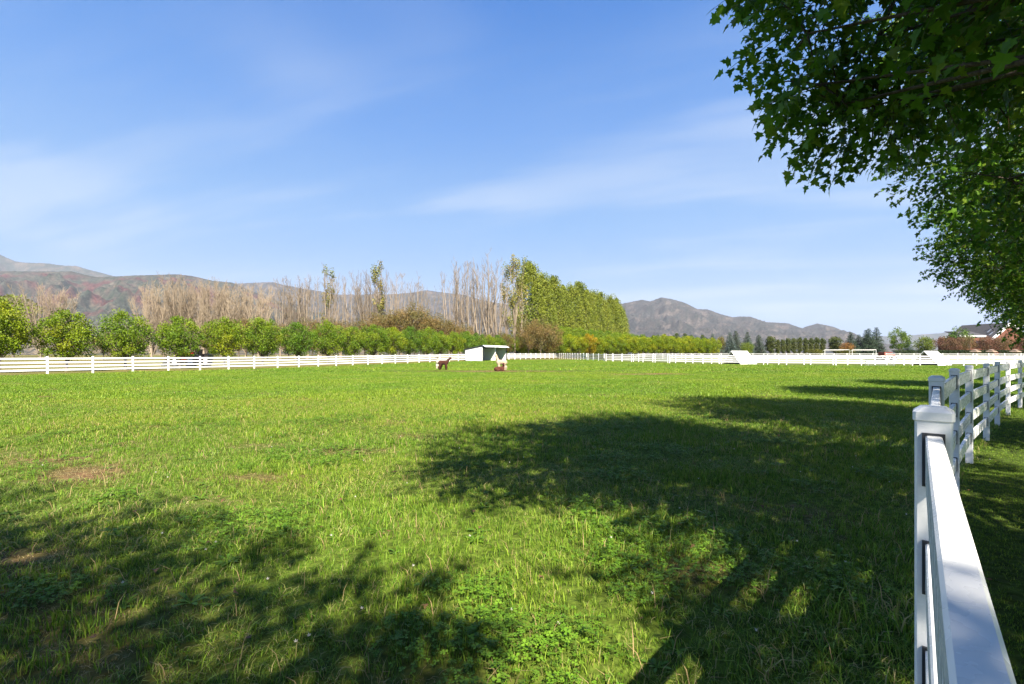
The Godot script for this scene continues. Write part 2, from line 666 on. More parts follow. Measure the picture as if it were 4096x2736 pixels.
func build_near_fence() -> void:
	var f := thing("rail_fence", "white vinyl four-rail fence with capped posts and black rail collars, shaded by maples", "fence")
	var half := 0.040
	var hw := 0.0175
	var hh := 0.067
	var posts := post_mesh(half, 1.33)
	var cap := cap_mesh(half * 1.1, 1.326)
	var gasket := gasket_mesh(hw, hh)
	for k in near_line.size():
		var p: Vector2 = near_line[k]
		var before: Vector2 = near_line[max(k - 1, 0)]
		var after: Vector2 = near_line[min(k + 1, near_line.size() - 1)]
		var dir := (after - before).normalized()
		var yaw := atan2(-dir.x, dir.y)
		var o := part("post", posts, mats.vinyl, f)
		o.position = Vector3(p.x, 0.0, -p.y)
		o.rotation.y = yaw
		part("cap", cap, mats.vinyl, o)
		for h in RAILS:
			for side in [-1.0, 1.0]:
				var g := part("gasket", gasket, mats.rubber, o)
				g.position = Vector3(0, h, side * (half + 0.0042))
		if k < near_line.size() - 1:
			var along: Vector2 = after - p
			var a := Vector3(p.x, 0, -p.y)
			var u := Vector3(along.x, 0, -along.y).normalized()
			var rm := rail_mesh(hw, hh, along.length() - half * 1.8)
			for h in RAILS:
				var r := part("rail", rm, mats.vinyl, f)
				r.position = a + u * half * 0.9 + Vector3(0, h, 0)
				r.rotation.y = atan2(-along.x, along.y)


# a plain fence of the same pattern, too far off for collars to show
func far_fence(label: String, group: String, line: Array, rails := RAILS, half := 0.06, tall := 0.07) -> void:
	var f := thing("rail_fence", label, "fence", Vector3.ZERO, 0.0, group)
	var posts := post_mesh(half, 1.36)
	var cap := cap_mesh(half * 1.1, 1.355)
	for k in line.size():
		var p: Vector2 = line[k]
		var after: Vector2 = line[min(k + 1, line.size() - 1)]
		var before: Vector2 = line[max(k - 1, 0)]
		var dir := (after - before).normalized()
		var o := part("post", posts, mats.far_vinyl, f)
		o.position = on_ground(p.x, p.y)
		o.rotation.y = atan2(-dir.x, dir.y)
		part("cap", cap, mats.far_vinyl, o)
		if k < line.size() - 1:
			var a := on_ground(p.x, p.y)
			var b := on_ground(after.x, after.y)
			var rm := rail_mesh(0.022, tall, a.distance_to(b))
			for h in rails:
				var r := part("rail", rm, mats.far_vinyl, f)
				r.position = a + Vector3(0, h, 0)
				r.look_at_from_position(r.position, b + Vector3(0, h, 0), Vector3.UP)


func run(a: Vector2, b: Vector2, n: int) -> Array:
	var l := []
	for k in n + 1:
		l.append(a.lerp(b, float(k) / n))
	return l


func offset_line(line: Array, by: float) -> Array:
	var out := []
	for k in line.size():
		var dir: Vector2 = (line[min(k + 1, line.size() - 1)] - line[max(k - 1, 0)]).normalized()
		out.append(line[k] + Vector2(-dir.y, dir.x) * by + dir * 0.55 * (k % 3 - 1))
	return out


func build_far_fences() -> void:
	var side := []
	for k in range(-2, 38):
		side.append(Vector2(-35.9 + 1.305 * k, 36.7 + 2.505 * k))
	far_fence("long white four-rail fence running past the shelter, in front of the round maples", "", side)
	far_fence("short white fence closing the far corner of the pasture", "", run(Vector2(12.4, 129.4), Vector2(15.1, 96.0), 12))
	far_fence("short white rail gate joining the corner fence to the double fence", "", run(Vector2(15.25, 95.2), Vector2(17.05, 87.9), 3), RAILS, 0.055, 0.052)
	far_fence("white rail fence on the pasture side of the double fence", "", lane_line, RAILS, 0.055, 0.052)
	far_fence("white rail fence close behind another, facing the small tent-shaped shelters", "", offset_line(lane_line, 2.3), RAILS, 0.055, 0.052)
	far_fence("white rail fence beyond the tent-shaped shelters, in front of the football goals", "", run(Vector2(36.0, 138.0), Vector2(112.0, 98.0), 34), [1.22, 0.8, 0.4], 0.055, 0.055)


# ---------------------------------------------------------------- trees

# points spread over a crown: lobes as [centre, radius]
func lobes_in(centre: Vector3, r: Vector3, n: int, lobe: float, rng: RandomNumberGenerator, inner := 0.5) -> Array:
	var out := []
	var turn := rng.randf() * TAU
	for k in n:
		var y := 1.0 - 2.0 * (k + 0.5) / n
		var a := turn + k * 2.39996 + rng.randf_range(-0.35, 0.35)
		var s := sqrt(1.0 - y * y)
		var f := rng.randf_range(inner, 0.82)
		out.append([centre + Vector3(cos(a) * s * r.x, y * r.y, sin(a) * s * r.z) * f, lobe * rng.randf_range(0.75, 1.3)])
	return out


func limbs(s: Shape, base_r: float, fork: Vector3, ends: Array, rng: RandomNumberGenerator, sides := 5, thin := 0.3) -> void:
	s.tube([Vector3(0, -0.3, 0), Vector3(0, 0.15, 0), Vector3(fork.x * 0.5, fork.y * 0.6, fork.z * 0.5), fork], [base_r * 1.5, base_r * 1.1, base_r * 0.95, base_r * 0.85], sides + 2)
	for e in ends:
		var start := fork * rng.randf_range(0.85, 1.0)
		var tip: Vector3 = e
		var mid := start.lerp(tip, 0.5) + Vector3(rng.randf_range(-0.06, 0.06), rng.randf_range(0.02, 0.12), rng.randf_range(-0.06, 0.06)) * start.distance_to(tip)
		s.tube([start, mid, tip], [base_r * 0.32, base_r * 0.19, base_r * 0.32 * thin], sides - 1)


# foliage as many separate leaves: lobes, leaves each, size, colours to pick from, drop (0 any way, 1 hanging)
func leaves(lobes: Array, each: int, length: float, width: float, colours: Array, rng: RandomNumberGenerator, squash := 0.8, hang := 0.0, lift := 0.0) -> ArrayMesh:
	var s := Shape.new()
	for l in lobes:
		var hue: Color = colours[rng.randi() % colours.size()]
		for k in each:
			var dir := Vector3(rng.randfn(), rng.randfn(), rng.randfn()).normalized()
			var r: float = l[1] * pow(rng.randf(), 0.45)
			var p: Vector3 = l[0] + Vector3(dir.x, dir.y * squash, dir.z) * r
			var along := Vector3(rng.randfn(), rng.randfn(), rng.randfn()).normalized()
			along = (along * (1.0 - absf(hang)) + Vector3(0, -hang, 0) + dir * lift).normalized()
			var side := along.cross(Vector3(rng.randfn(), rng.randfn(), rng.randfn())).normalized()
			var g := rng.randf_range(0.72, 1.28)
			var c: Color = hue.lerp(colours[rng.randi() % colours.size()], rng.randf() * 0.7)
			s.tint = Color(c.r * g, c.g * g, c.b * g)
			var a := length * rng.randf_range(0.65, 1.25)
			var b := width * rng.randf_range(0.7, 1.2) * 0.5
			s.quad(p - along * a * 0.5, p + side * b, p + along * a * 0.5, p - side * b)
	return s.done()


const MAPLE_OUTLINE := [[0.0, 0.0], [0.16, -0.03], [0.36, -0.05], [0.27, 0.11], [0.53, 0.27], [0.36, 0.33], [0.30, 0.42], [0.16, 0.45], [0.21, 0.66], [0.10, 0.74], [0.0, 1.0]]


# a five-lobed maple leaf hung from its stalk at the origin, lying along -z, about as long as size
func maple_leaf(s: Shape, at: Basis, p: Vector3, size: float, fold: float) -> void:
	var pts := []
	for q in MAPLE_OUTLINE:
		pts.append(q)
	for k in range(MAPLE_OUTLINE.size() - 2, 0, -1):
		pts.append([-MAPLE_OUTLINE[k][0], MAPLE_OUTLINE[k][1]])
	var mid := s.vert(p + at * Vector3(0, 0.0, -0.34 * size))
	var first := s.v.size()
	for q in pts:
		s.vert(p + at * Vector3(q[0] * size, absf(q[0]) * fold * size - q[1] * q[1] * (0.16 + fold * 0.5) * size, -q[1] * size))
	for k in pts.size():
		s.i.append_array([mid, first + k, first + (k + 1) % pts.size()])


func single_leaf(rng: RandomNumberGenerator, tint: Color) -> ArrayMesh:
	var s := Shape.new()
	s.tint = tint
	maple_leaf(s, Basis(), Vector3.ZERO, 1.0, rng.randf_range(-0.1, 0.35))
	return s.done()


# how the leaves sit on one twig: [basis, place, size], the twig runs along -z
func twig_plan(rng: RandomNumberGenerator) -> Array:
	var out := []
	for k in 8:
		var z := -0.04 - 0.30 * k / 7.0
		var a := rng.randf_range(-0.5, 0.5) + (PI if k % 2 else 0.0)
		var b := Basis(Vector3.UP, (PI * 0.5 - 0.5 + rng.randf_range(-0.4, 0.4)) * (1.0 if k % 2 else -1.0) * (0.25 if k == 7 else 1.0))
		b = b * Basis(Vector3.RIGHT, rng.randf_range(-1.1, 0.1)) * Basis(Vector3.BACK, a * 0.4 + rng.randf_range(-0.5, 0.5))
		out.append([b, Vector3(0, 0, z) + b * Vector3(0, -0.01, -0.045), rng.randf_range(0.055, 0.118)])
	return out


func build_near_trees() -> void:
	var rng := grown(91)
	var greens := [Color(0.09, 0.2, 0.015), Color(0.12, 0.24, 0.02), Color(0.07, 0.16, 0.017), Color(0.18, 0.275, 0.024)]
	var plans := []
	var sprays := []
	for k in 5:
		var plan := twig_plan(rng)
		plans.append(plan)
		var s := Shape.new()
		s.tint = Color(0.12, 0.09, 0.05)
		s.tube([Vector3.ZERO, Vector3(0, -0.01, -0.2), Vector3(0, -0.03, -0.36)], [0.004, 0.003, 0.0015], 3)
		for l in plan:
			var g := rng.randf_range(0.6, 1.4)
			var c: Color = greens[rng.randi() % greens.size()]
			s.tint = Color(c.r * g, c.g * g, c.b * g)
			maple_leaf(s, l[0], l[1], l[2], rng.randf_range(-0.1, 0.35))
		sprays.append(s.done())
	var singles := []
	for k in 6:
		var c: Color = greens[k % greens.size()]
		singles.append(single_leaf(rng, c))
	# two crowns, each grown once and used again along the fence
	var crowns := []
	for k in 5:
		var r2 := grown(200 + k)
		var lobes := lobes_in(Vector3(0, 5.5 if k == 4 else 6.2, 0), Vector3(4.3, 3.9, 4.3), 70, 0.95, r2, 0.55)
		lobes += lobes_in(Vector3(0, 6.6, 0), Vector3(2.6, 2.6, 2.6), 16, 1.0, r2, 0.3)
		if k == 2:
			# one side of this crown is thin
			lobes = lobes.filter(func(l): return oval(l[0].x - 0.225 * l[0].y, -l[0].z + 0.974 * l[0].y, -4.0, 2.75, 2.0, 2.0) > 1.0)
			for e in [[1.75, 2.75], [2.3, 2.9], [2.0, 2.2], [2.6, 2.4], [3.0, 2.9], [3.3, 2.2], [1.6, 1.8], [2.4, 1.7], [3.0, 1.5], [1.6, 3.3], [0.5, 1.45], [0.95, 1.5], [0.2, 1.2], [3.7, 3.1], [1.35, 2.8], [1.0, 3.05]]:
				lobes.append([Vector3(e[0] - 2.65, r2.randf_range(5.8, 6.2), 6.29 - e[1]), 0.72 if e[0] > 1.55 else 0.42])
			# low boughs reaching over the fence
			for e in [[-2.55, 2.7, 4.45], [-2.4, 2.9, 4.0], [-2.15, 3.1, 3.65], [-1.9, 3.2, 3.5], [-1.55, 3.2, 3.5], [-1.2, 3.3, 3.55], [-1.6, 3.1, 4.1], [-2.0, 2.9, 4.5], [-0.9, 3.2, 4.0], [-0.4, 3.3, 4.2], [-0.2, 3.5, 3.8], [-1.3, 2.7, 4.6], [-0.7, 2.6, 4.7], [0.1, 3.0, 4.5], [-1.0, 2.2, 3.9], [0.3, 2.6, 3.9]]:
				lobes.append([Vector3(e[0] + 1.1, e[2] + 0.45, -e[1] - 1.0), r2.randf_range(0.42, 0.6)])
		if k == 3:
			# a long bough on the pasture side
			for e in [[3.25, 3.5, 6.0], [3.35, 3.1, 6.0], [3.5, 2.7, 6.0], [3.6, 2.3, 6.0], [3.85, 1.9, 6.0], [3.2, 2.6, 6.0], [4.1, 1.5, 6.0]]:
				lobes.append([Vector3(e[0] - 0.2, e[2], -e[1]), 0.4])
		var wood := Shape.new()
		var ends := []
		for l in lobes:
			ends.append(l[0])
		limbs(wood, 0.13, Vector3(0, 2.3, 0), ends, r2, 6, 0.22)
		# side twigs within each lobe
		for l in lobes:
			for j in 5:
				var d := Vector3(r2.randfn(), r2.randfn() * 0.5 + 0.1, r2.randfn()).normalized()
				wood.tube([l[0], l[0] + d * l[1] * 0.5 + Vector3(0, 0.04, 0), l[0] + d * l[1] * 0.95], [0.014, 0.009, 0.004], 3)
		var twigs := [[], [], [], [], []]
		for l in lobes:
			var n := int(84.0 * l[1] * l[1]) + (15 if l[1] < 0.62 else 0)
			for j in n:
				var d := Vector3(r2.randfn(), r2.randfn(), r2.randfn()).normalized()
				var p: Vector3 = l[0] + Vector3(d.x, d.y * 0.75, d.z) * l[1] * pow(r2.randf(), 0.42)
				var out := (d + (p - Vector3(0, 5.5, 0)).normalized() * 0.8 + Vector3(0, -0.35, 0)).normalized()
				var b := Basis.looking_at(out, Vector3.UP) * Basis(Vector3.BACK, r2.randf_range(-0.8, 0.8))
				twigs[r2.randi() % 5].append(Transform3D(b.scaled(Vector3.ONE * r2.randf_range(0.85, 1.2)), p))
		crowns.append([wood.done(true), twigs])
	var places := [[4.0, 0.45, 2, 0.0, 1.0], [-2.6, -6.4, 3, 0.0, 1.0], [9.7, 6.4, 1, 3.6, 0.97], [16.3, 12.9, 4, 5.1, 0.95], [23.2, 18.8, 4, 0.9, 0.9], [32.5, 20.5, 0, 2.5, 1.0]]
	var labels := ["leafy green maple whose low branches hang over the nearest fence post", "leafy green maple by the fence whose shade covers the lower pasture", "dense green maple on the lawn, second along the fence from the overhanging one", "dense green maple on the lawn, third along the fence from the overhanging one", "dense green maple on the lawn where the fence bends toward the house", "dense green maple at the far end of the lawn row"]
	for k in places.size():
		var w: Array = places[k]
		var t := thing("maple_tree", labels[k], "tree", on_ground(w[0], w[1]), w[3], "maples along the lawn side of the fence")
		t.scale = Vector3.ONE * w[4]
		part("trunk", crowns[w[2]][0], mats.bark, t)
		var place := Transform3D(Basis(Vector3.UP, w[3]).scaled(Vector3.ONE * w[4]), t.position)
		var twigs: Array = crowns[w[2]][1]
		var taken := {}
		if k == 0 or k == 2:
			# the leaves nearest the eye each stand alone
			var best := []
			for v in 5:
				for j in twigs[v].size():
					var q: Vector3 = place * twigs[v][j].origin
					var ahead := -q.z
					if ahead > 1.0 and absf(q.x / ahead) < 1.05 and (q.y - EYE) / ahead < 0.72:
						best.append([q.distance_to(Vector3(0, EYE, 0)), v, j])
			best.sort_custom(func(a, b): return a[0] < b[0])
			for e in best.slice(0, 37):
				taken[Vector2i(e[1], e[2])] = true
				var x: Transform3D = twigs[e[1]][e[2]]
				for l in plans[e[1]]:
					var leaf := part("leaf", singles[(e[2] + int(l[2] * 9000.0)) % singles.size()], mats.maple_leaf, t)
					leaf.transform = x * Transform3D(l[0].scaled(Vector3.ONE * l[2]), l[1])
		for v in 5:
			var keep := []
			for j in twigs[v].size():
				if not taken.has(Vector2i(v, j)):
					keep.append(twigs[v][j])
			var mm := MultiMesh.new()
			mm.transform_format = MultiMesh.TRANSFORM_3D
			mm.mesh = sprays[v]
			mm.instance_count = keep.size()
			for j in keep.size():
				mm.set_instance_transform(j, keep[j])
			var o := MultiMeshInstance3D.new()
			o.name = "crown"
			o.multimesh = mm
			o.material_override = mats.maple_leaf
			t.add_child(o, true)
			stuff(o)


func tree_kind(called: String, label: String, category: String, trunk: Mesh, trunk_mat: Material, crown: Mesh, crown_mat: Material, group: String) -> Node3D:
	var t := thing(called, label, category, Vector3.ZERO, 0.0, group)
	part("trunk", trunk, trunk_mat, t)
	stuff(part("crown", crown, crown_mat, t))
	return t


# shows the first copy where it stands, or adds another
func plant(src: Node3D, used: Dictionary, called: String, label: String, at: Vector3, turn: float, size: Vector3, group: String, mat: Material) -> void:
	if used.has(src):
		copy_of(src, called, label, "tree", at, turn, size, group, mat)
		return
	used[src] = true
	src.position = at
	src.rotation.y = turn
	src.scale = size
	tag(src, label, "tree", group)
	for ch in src.get_children():
		if ch.name == "crown" and mat:
			ch.material_override = mat


var used := {}


func round_maples(n: int) -> Array:
	var out := []
	var cols := [Color(0.10, 0.17, 0.012), Color(0.135, 0.20, 0.014), Color(0.075, 0.135, 0.012), Color(0.17, 0.21, 0.014)]
	for k in n:
		var r := grown(300 + k)
		var lobes := lobes_in(Vector3(0, 3.55, 0), Vector3(2.75, 2.75, 2.75), 34, 0.72, r, 0.6)
		lobes += lobes_in(Vector3(0, 3.4, 0), Vector3(1.5, 1.9, 1.5), 10, 0.9, r, 0.3)
		lobes.append([Vector3(r.randf_range(-0.4, 0.4), 5.7, r.randf_range(-0.4, 0.4)), 0.6])
		var wood := Shape.new()
		var ends := []
		for l in lobes:
			ends.append(l[0])
		limbs(wood, 0.12, Vector3(0, 1.05, 0), ends.slice(0, 26), r, 5)
		var t := tree_kind("round_maple", "", "tree", wood.done(true), mats.dark_bark, leaves(lobes, 230, 0.16, 0.125, cols, r, 0.85, 0.25), mats.maple, "")
		out.append(t)
	return out


const ORDER := ["first", "second", "third", "fourth", "fifth", "sixth", "seventh", "eighth", "ninth", "tenth", "eleventh", "twelfth", "thirteenth", "fourteenth", "fifteenth", "sixteenth", "seventeenth", "eighteenth", "nineteenth", "twentieth"]


func build_tree_row() -> void:
	var kinds := round_maples(5)
	var r := grown(17)
	var group := "round maples in the row behind the left fence"
	var label := ""
	var tones := [mats.maple, mats.maple_yellow, mats.maple, mats.maple_deep, mats.maple]
	for j in range(-1, 23):
		if j <= 2:
			label = "round green maple behind the long fence, %s from the red tractor away from the shelter" % ORDER[2 - j]
		elif j < 14:
			label = "round green maple behind the long fence, %s from the red tractor toward the shelter" % ORDER[j - 3]
		else:
			label = "round green maple in the row behind and beyond the white shelter"
		var x := -41.0 + 2.2 * j
		var d := 43.5 + 4.6 * j
		if j == -1:
			x = -43.2
			d = 40.2
		var s := r.randf_range(0.93, 1.06)
		plant(kinds[posmod(j * 3 + 1, 5)], used, "round_maple", label, on_ground(x + r.randf_range(-0.4, 0.4), d), r.randf() * TAU, Vector3(s, s * r.randf_range(0.97, 1.05), s), group, tones[r.randi() % 5])
	# the yellow-green row that runs on to the right, behind the corner of the pasture
	group = "yellow-green maples in the row behind the pasture corner"
	label = "yellow-green round maple in the row to the right of the white shelter"
	var turned := leafy(2.2, 1.15, 0.5, 0.55)
	var bright := leafy(1.65, 1.4, 0.7, 0.55)
	for k in 21:
		var f := k / 20.0
		var x := lerpf(3.5, 63.0, f)
		var d := lerpf(126.0, 149.0, f)
		var s := r.randf_range(0.92, 1.08)
		var mat: Material = bright if r.randf() < 0.6 else mats.maple_yellow
		var own := label
		if k < 6:
			own = "yellow-green round maple, %s from the orange one toward the white shelter" % ORDER[5 - k]
		elif k > 6:
			own = "yellow-green round maple, %s from the orange one away from the white shelter" % ORDER[k - 7]
		if k == 6:
			mat = turned
			own = "round maple turning orange in the yellow-green row"
		plant(kinds[r.randi() % 5], used, "round_maple", own, on_ground(x, d), r.randf() * TAU, Vector3(s * 1.15, s * 1.08, s * 1.15), group if k != 6 else "", mat)
	# a taller, deeper green row behind it
	for k in 12:
		var f := k / 11.0
		var s := lerpf(1.75, 1.35, f)
		plant(kinds[k % 5], used, "tall_maple", "tall green tree between the poplars and the yellow-green row", on_ground(lerpf(9.0, 47.0, f), lerpf(150.0, 172.0, f)), r.randf() * TAU, Vector3(s, s, s), "tall green trees below the poplars", mats.maple)


# a leafless poplar with steep limbs; spread says how far they fan out
func bare_tree(k: int, height: float, fan: float, stems: int, fine: int) -> Node3D:
	var r := grown(500 + k)
	var wood := Shape.new()
	var twigs := Shape.new()
	var grey := Color(1, 1, 1)
	for j in stems:
		var a := TAU * j / stems + r.randf_range(-0.4, 0.4)
		var lean := fan * r.randf_range(0.15, 1.0)
		var h := height * r.randf_range(0.78, 1.0)
		var foot := Vector3(cos(a), 0, sin(a)) * 0.25 + Vector3(0, -0.3 if j < 3 else height * r.randf_range(0.05, 0.2), 0)
		var path := []
		var radii := []
		for q in 7:
			var f := q / 6.0
			path.append(foot + Vector3(cos(a) * lean * pow(f, 0.8), (h - foot.y) * f, sin(a) * lean * pow(f, 0.8)) + Vector3(r.randfn(), 0, r.randfn()) * 0.12 * f)
			radii.append(lerpf(0.24 if j < 3 else 0.15, 0.03, pow(f, 0.8)))
		wood.tint = grey * r.randf_range(0.8, 1.15)
		wood.tube(path, radii, 5)
		for m in fine:
			var f := r.randf_range(0.18, 0.99)
			var seg := int(f * 6.0)
			var p: Vector3 = path[seg].lerp(path[seg + 1], f * 6.0 - seg)
			var b := r.randf() * TAU
			var len := (1.0 - f * 0.6) * height * 0.17 * r.randf_range(0.5, 1.2)
			var up := Vector3(cos(b) * 0.62 + cos(a) * 0.15, 1.0, sin(b) * 0.62 + sin(a) * 0.15).normalized()
			var tip := p + up * len
			var g := r.randf_range(0.75, 1.2)
			twigs.tint = Color(g, g, g)
			twigs.tube([p, p.lerp(tip, 0.5) + Vector3(cos(b), 0, sin(b)) * len * 0.07, tip], [0.030, 0.021, 0.010], 3)
			for n in 4:
				var q := p.lerp(tip, r.randf_range(0.25, 0.95))
				var b2 := r.randf() * TAU
				var t2 := q + Vector3(cos(b2) * 0.4, 0.9, sin(b2) * 0.4) * len * r.randf_range(0.2, 0.45)
				twigs.tube([q, t2], [0.017, 0.008], 3)
	var t := thing("bare_poplar", "", "tree")
	part("trunk", wood.done(true), mats.bare_grey, t)
	stuff(part("crown", twigs.done(true), mats.bare, t))
	return t


func tall_poplar(k: int, height: float, wide_r: float, cols: Array, each: int) -> Node3D:
	var r := grown(600 + k)
	var lobes := []
	for j in 64:
		var f := (j + 0.5) / 64.0
		var girth := wide_r * (0.35 + 1.0 * sin(PI * pow(0.12 + 0.86 * f, 0.85)) ) * 0.72
		var a := j * 2.39996
		lobes.append([Vector3(cos(a) * girth, height * (0.07 + 0.86 * f), sin(a) * girth), wide_r * r.randf_range(0.28, 0.44)])
	for j in 7:
		lobes.append([Vector3(r.randfn() * 0.5, height * r.randf_range(0.86, 0.97), r.randfn() * 0.5), wide_r * 0.2])
	var wood := Shape.new()
	var ends := []
	for l in lobes:
		ends.append(l[0])
	limbs(wood, 0.3, Vector3(0, height * 0.12, 0), ends.slice(0, 50), r, 5)
	return tree_kind("poplar", "", "tree", wood.done(true), mats.bare_grey, leaves(lobes, each, 0.5, 0.32, cols, r, 2.0, -0.35), mats.leaf_plain, "")


func spruce(k: int, height: float) -> Node3D:
	var r := grown(700 + k)
	var s := Shape.new()
	var wood := Shape.new()
	wood.tube([Vector3(0, -0.3, 0), Vector3(0, height * 0.5, 0), Vector3(0, height * 0.98, 0)], [height * 0.02, height * 0.012, 0.01], 6)
	var whorls := 22
	for w in whorls:
		var f := (w + 0.5) / whorls
		var y := height * (0.04 + 0.94 * f)
		var reach := height * 0.24 * pow(1.0 - f, 0.8) + 0.12
		var n := int(lerpf(13.0, 5.0, f))
		for b in n:
			var a := TAU * b / n + r.randf() * 0.6 + w
			var len := reach * r.randf_range(0.7, 1.15)
			var tip := Vector3(cos(a) * len, y - len * 0.18 + len * len * 0.03, sin(a) * len)
			wood.tube([Vector3(0, y, 0), tip], [0.03, 0.008], 3)
			for q in int(12 + len * 26.0):
				var t := pow(r.randf(), 0.6)
				var p := Vector3(0, y, 0).lerp(tip, t) + Vector3(r.randfn(), r.randfn() * 0.5 - 0.4, r.randfn()) * 0.09 * (1.2 + len * 0.25)
				var along := (tip - Vector3(0, y, 0)).normalized() * 0.6 + Vector3(r.randfn(), r.randfn() - 0.3, r.randfn()) * 0.5
				along = along.normalized()
				var side := along.cross(Vector3(r.randfn(), r.randfn(), r.randfn())).normalized()
				var g := r.randf_range(0.7, 1.3)
				s.tint = Color(0.055 * g, 0.085 * g, 0.055 * g)
				s.quad(p - along * 0.14, p + side * 0.05, p + along * 0.14, p - side * 0.05)
	return tree_kind("spruce", "", "tree", wood.done(true), mats.dark_bark, s.done(), mats.spruce_dark, "")


func bushy(k: int, called: String, r3: Vector3, mid: float, n: int, lobe: float, each: int, size: Vector2, cols: Array, hang: float, trunk_r := 0.09, trunk_mat: Material = null) -> Node3D:
	var r := grown(800 + k)
	var lobes := lobes_in(Vector3(0, mid, 0), r3, n, lobe, r, 0.4)
	var wood := Shape.new()
	var ends := []
	for l in lobes:
		ends.append(l[0])
	limbs(wood, trunk_r, Vector3(0, maxf(mid - r3.y * 0.8, 0.3), 0), ends, r, 5)
	return tree_kind(called, "", "tree", wood.done(true), trunk_mat if trunk_mat else mats.dark_bark, leaves(lobes, each, size.x, size.y, cols, r, 0.9, hang), mats.leaf_plain, "")


func build_background_trees() -> void:
	var r := grown(33)
	# tall green poplars, a row running away to the right
	var cols := [Color(0.145, 0.185, 0.02), Color(0.18, 0.215, 0.022), Color(0.115, 0.155, 0.018), Color(0.2, 0.225, 0.026)]
	var pops := []
	for k in 3:
		pops.append(tall_poplar(k, 30.0, 4.9, cols, 290))
	for k in 13:
		var f := k / 12.0
		var x := lerpf(5.5, 61.0, f)
		var d := lerpf(154.0, 268.0, f)
		var s := r.randf_range(0.88, 1.06) * (0.88 if k == 9 else 1.0)
		plant(pops[k % 3], used, "poplar", "tall dense green poplar, %s in the high row counted from the half-bare pale ones" % ORDER[k], on_ground(x, d), r.randf() * TAU, Vector3(s, s, s), "tall green poplars behind the shelter", null)
	# thin, half bare poplars in front of them
	var thin_cols := [Color(0.20, 0.20, 0.05), Color(0.15, 0.175, 0.04), Color(0.26, 0.22, 0.06)]
	var bares := []
	bares.append(bare_tree(0, 22.0, 6.2, 15, 62))
	bares.append(bare_tree(1, 22.0, 7.4, 18, 62))
	bares.append(bare_tree(2, 22.0, 4.0, 6, 30))
	bares.append(bare_tree(3, 22.0, 6.0, 9, 28))
	bares.append(bare_tree(4, 22.0, 5.0, 7, 28))
	# [bearing x/d, distance, height, kind]
	var dense := "leafless tan poplar with a broad brush of twigs, left part of the bare row"
	var thin := "leafless grey poplar with thin steep limbs rising above the brown willows"
	var list := [[-0.99, 140.0, 21.5, 1, 0], [-0.955, 143.0, 21.0, 0, 0], [-0.755, 128.0, 20.0, 1, 0], [-0.73, 131.0, 21.5, 0, 0], [-0.70, 130.0, 22.0, 1, 0], [-0.675, 132.0, 22.0, 0, 0], [-0.645, 130.0, 21.5, 1, 0], [-0.615, 131.0, 21.0, 1, 0], [-0.59, 130.0, 20.5, 0, 0], [-0.56, 132.0, 20.5, 1, 0], [-0.53, 130.0, 20.0, 0, 0],
		[-0.485, 128.0, 22.0, 3, 1], [-0.455, 129.0, 22.0, 0, 1], [-0.43, 128.0, 22.0, 2, 1], [-0.405, 130.0, 23.0, 4, 1], [-0.385, 128.0, 24.5, 2, 1], [-0.36, 128.0, 22.0, 3, 1], [-0.335, 128.0, 24.0, 4, 1], [-0.295, 126.0, 23.0, 0, 1], [-0.255, 127.0, 24.0, 3, 1], [-0.235, 126.0, 21.0, 4, 1], [-0.205, 127.0, 22.0, 2, 1], [-0.18, 128.0, 21.0, 3, 1], [-0.128, 126.0, 25.0, 4, 1], [-0.11, 126.0, 25.5, 2, 1], [-0.09, 125.0, 26.5, 4, 1], [-0.068, 125.0, 26.0, 3, 1], [-0.048, 124.0, 28.0, 2, 1], [-0.03, 124.0, 25.0, 3, 1]]
	for e in list:
		var s: float = e[2] / 22.0
		plant(bares[e[3]], used, "bare_poplar", dense if e[4] == 0 else thin, on_ground(e[0] * e[1], e[1]), r.randf() * TAU, Vector3(s * 0.95, s, s * 0.95), "bare tan poplars" if e[4] == 0 else "bare grey poplars", mats.bare if e[4] == 0 else mats.bare_twigs)
	# sparse leaves on some of the tall thin ones: trees of their own, with limbs
	var sparse := []
	for k in 2:
		var r2 := grown(880 + k)
		var lobes := []
		for j in 26:
			var f := r2.randf_range(0.35, 1.0)
			var a := r2.randf() * TAU
			lobes.append([Vector3(cos(a) * 1.7 * (1.1 - f * 0.6), 24.0 * f, sin(a) * 1.7 * (1.1 - f * 0.6)), r2.randf_range(0.6, 1.1)])
		var wood := Shape.new()
		var ends := []
		for l in lobes:
			ends.append(l[0])
		limbs(wood, 0.2, Vector3(0, 5.0, 0), ends, r2, 5)
		sparse.append(tree_kind("thinning_poplar", "", "tree", wood.done(true), mats.bare_grey, leaves(lobes, 52, 0.4, 0.3, thin_cols, r2, 1.7, 0.1), mats.leaf_plain, ""))
	for e in [[-0.282, 125.0, 25.5, 0, "thinning poplar with yellow-green leaves among the bare ones"], [-0.386, 129.0, 24.5, 1, "thinning poplar with pale sparse leaves among the bare trunks"], [-0.012, 126.0, 24.5, 1, "thinning poplar beside the brown willows at the edge of the green poplars"], [0.006, 127.0, 27.5, 0, "tall thinning poplar with pale bare limbs against the green poplars"], [0.02, 130.0, 27.0, 1, "half-bare pale poplar leaning on the dense green poplars"]]:
		var s: float = e[2] / 24.5
		plant(sparse[e[3]], used, "thinning_poplar", e[4], on_ground(e[0] * e[1], e[1]), r.randf() * TAU, Vector3(s, s, s), "", null)
	# the brown willows
	var brown := [Color(0.155, 0.108, 0.035), Color(0.13, 0.112, 0.035), Color(0.185, 0.125, 0.04), Color(0.105, 0.108, 0.033), Color(0.21, 0.145, 0.055)]
	var willows := []
	for k in 3:
		willows.append(bushy(k, "willow", Vector3(4.3, 4.0, 4.3), 5.2, 30, 1.25, 270, Vector2(0.34, 0.09), brown, 0.3, 0.16))
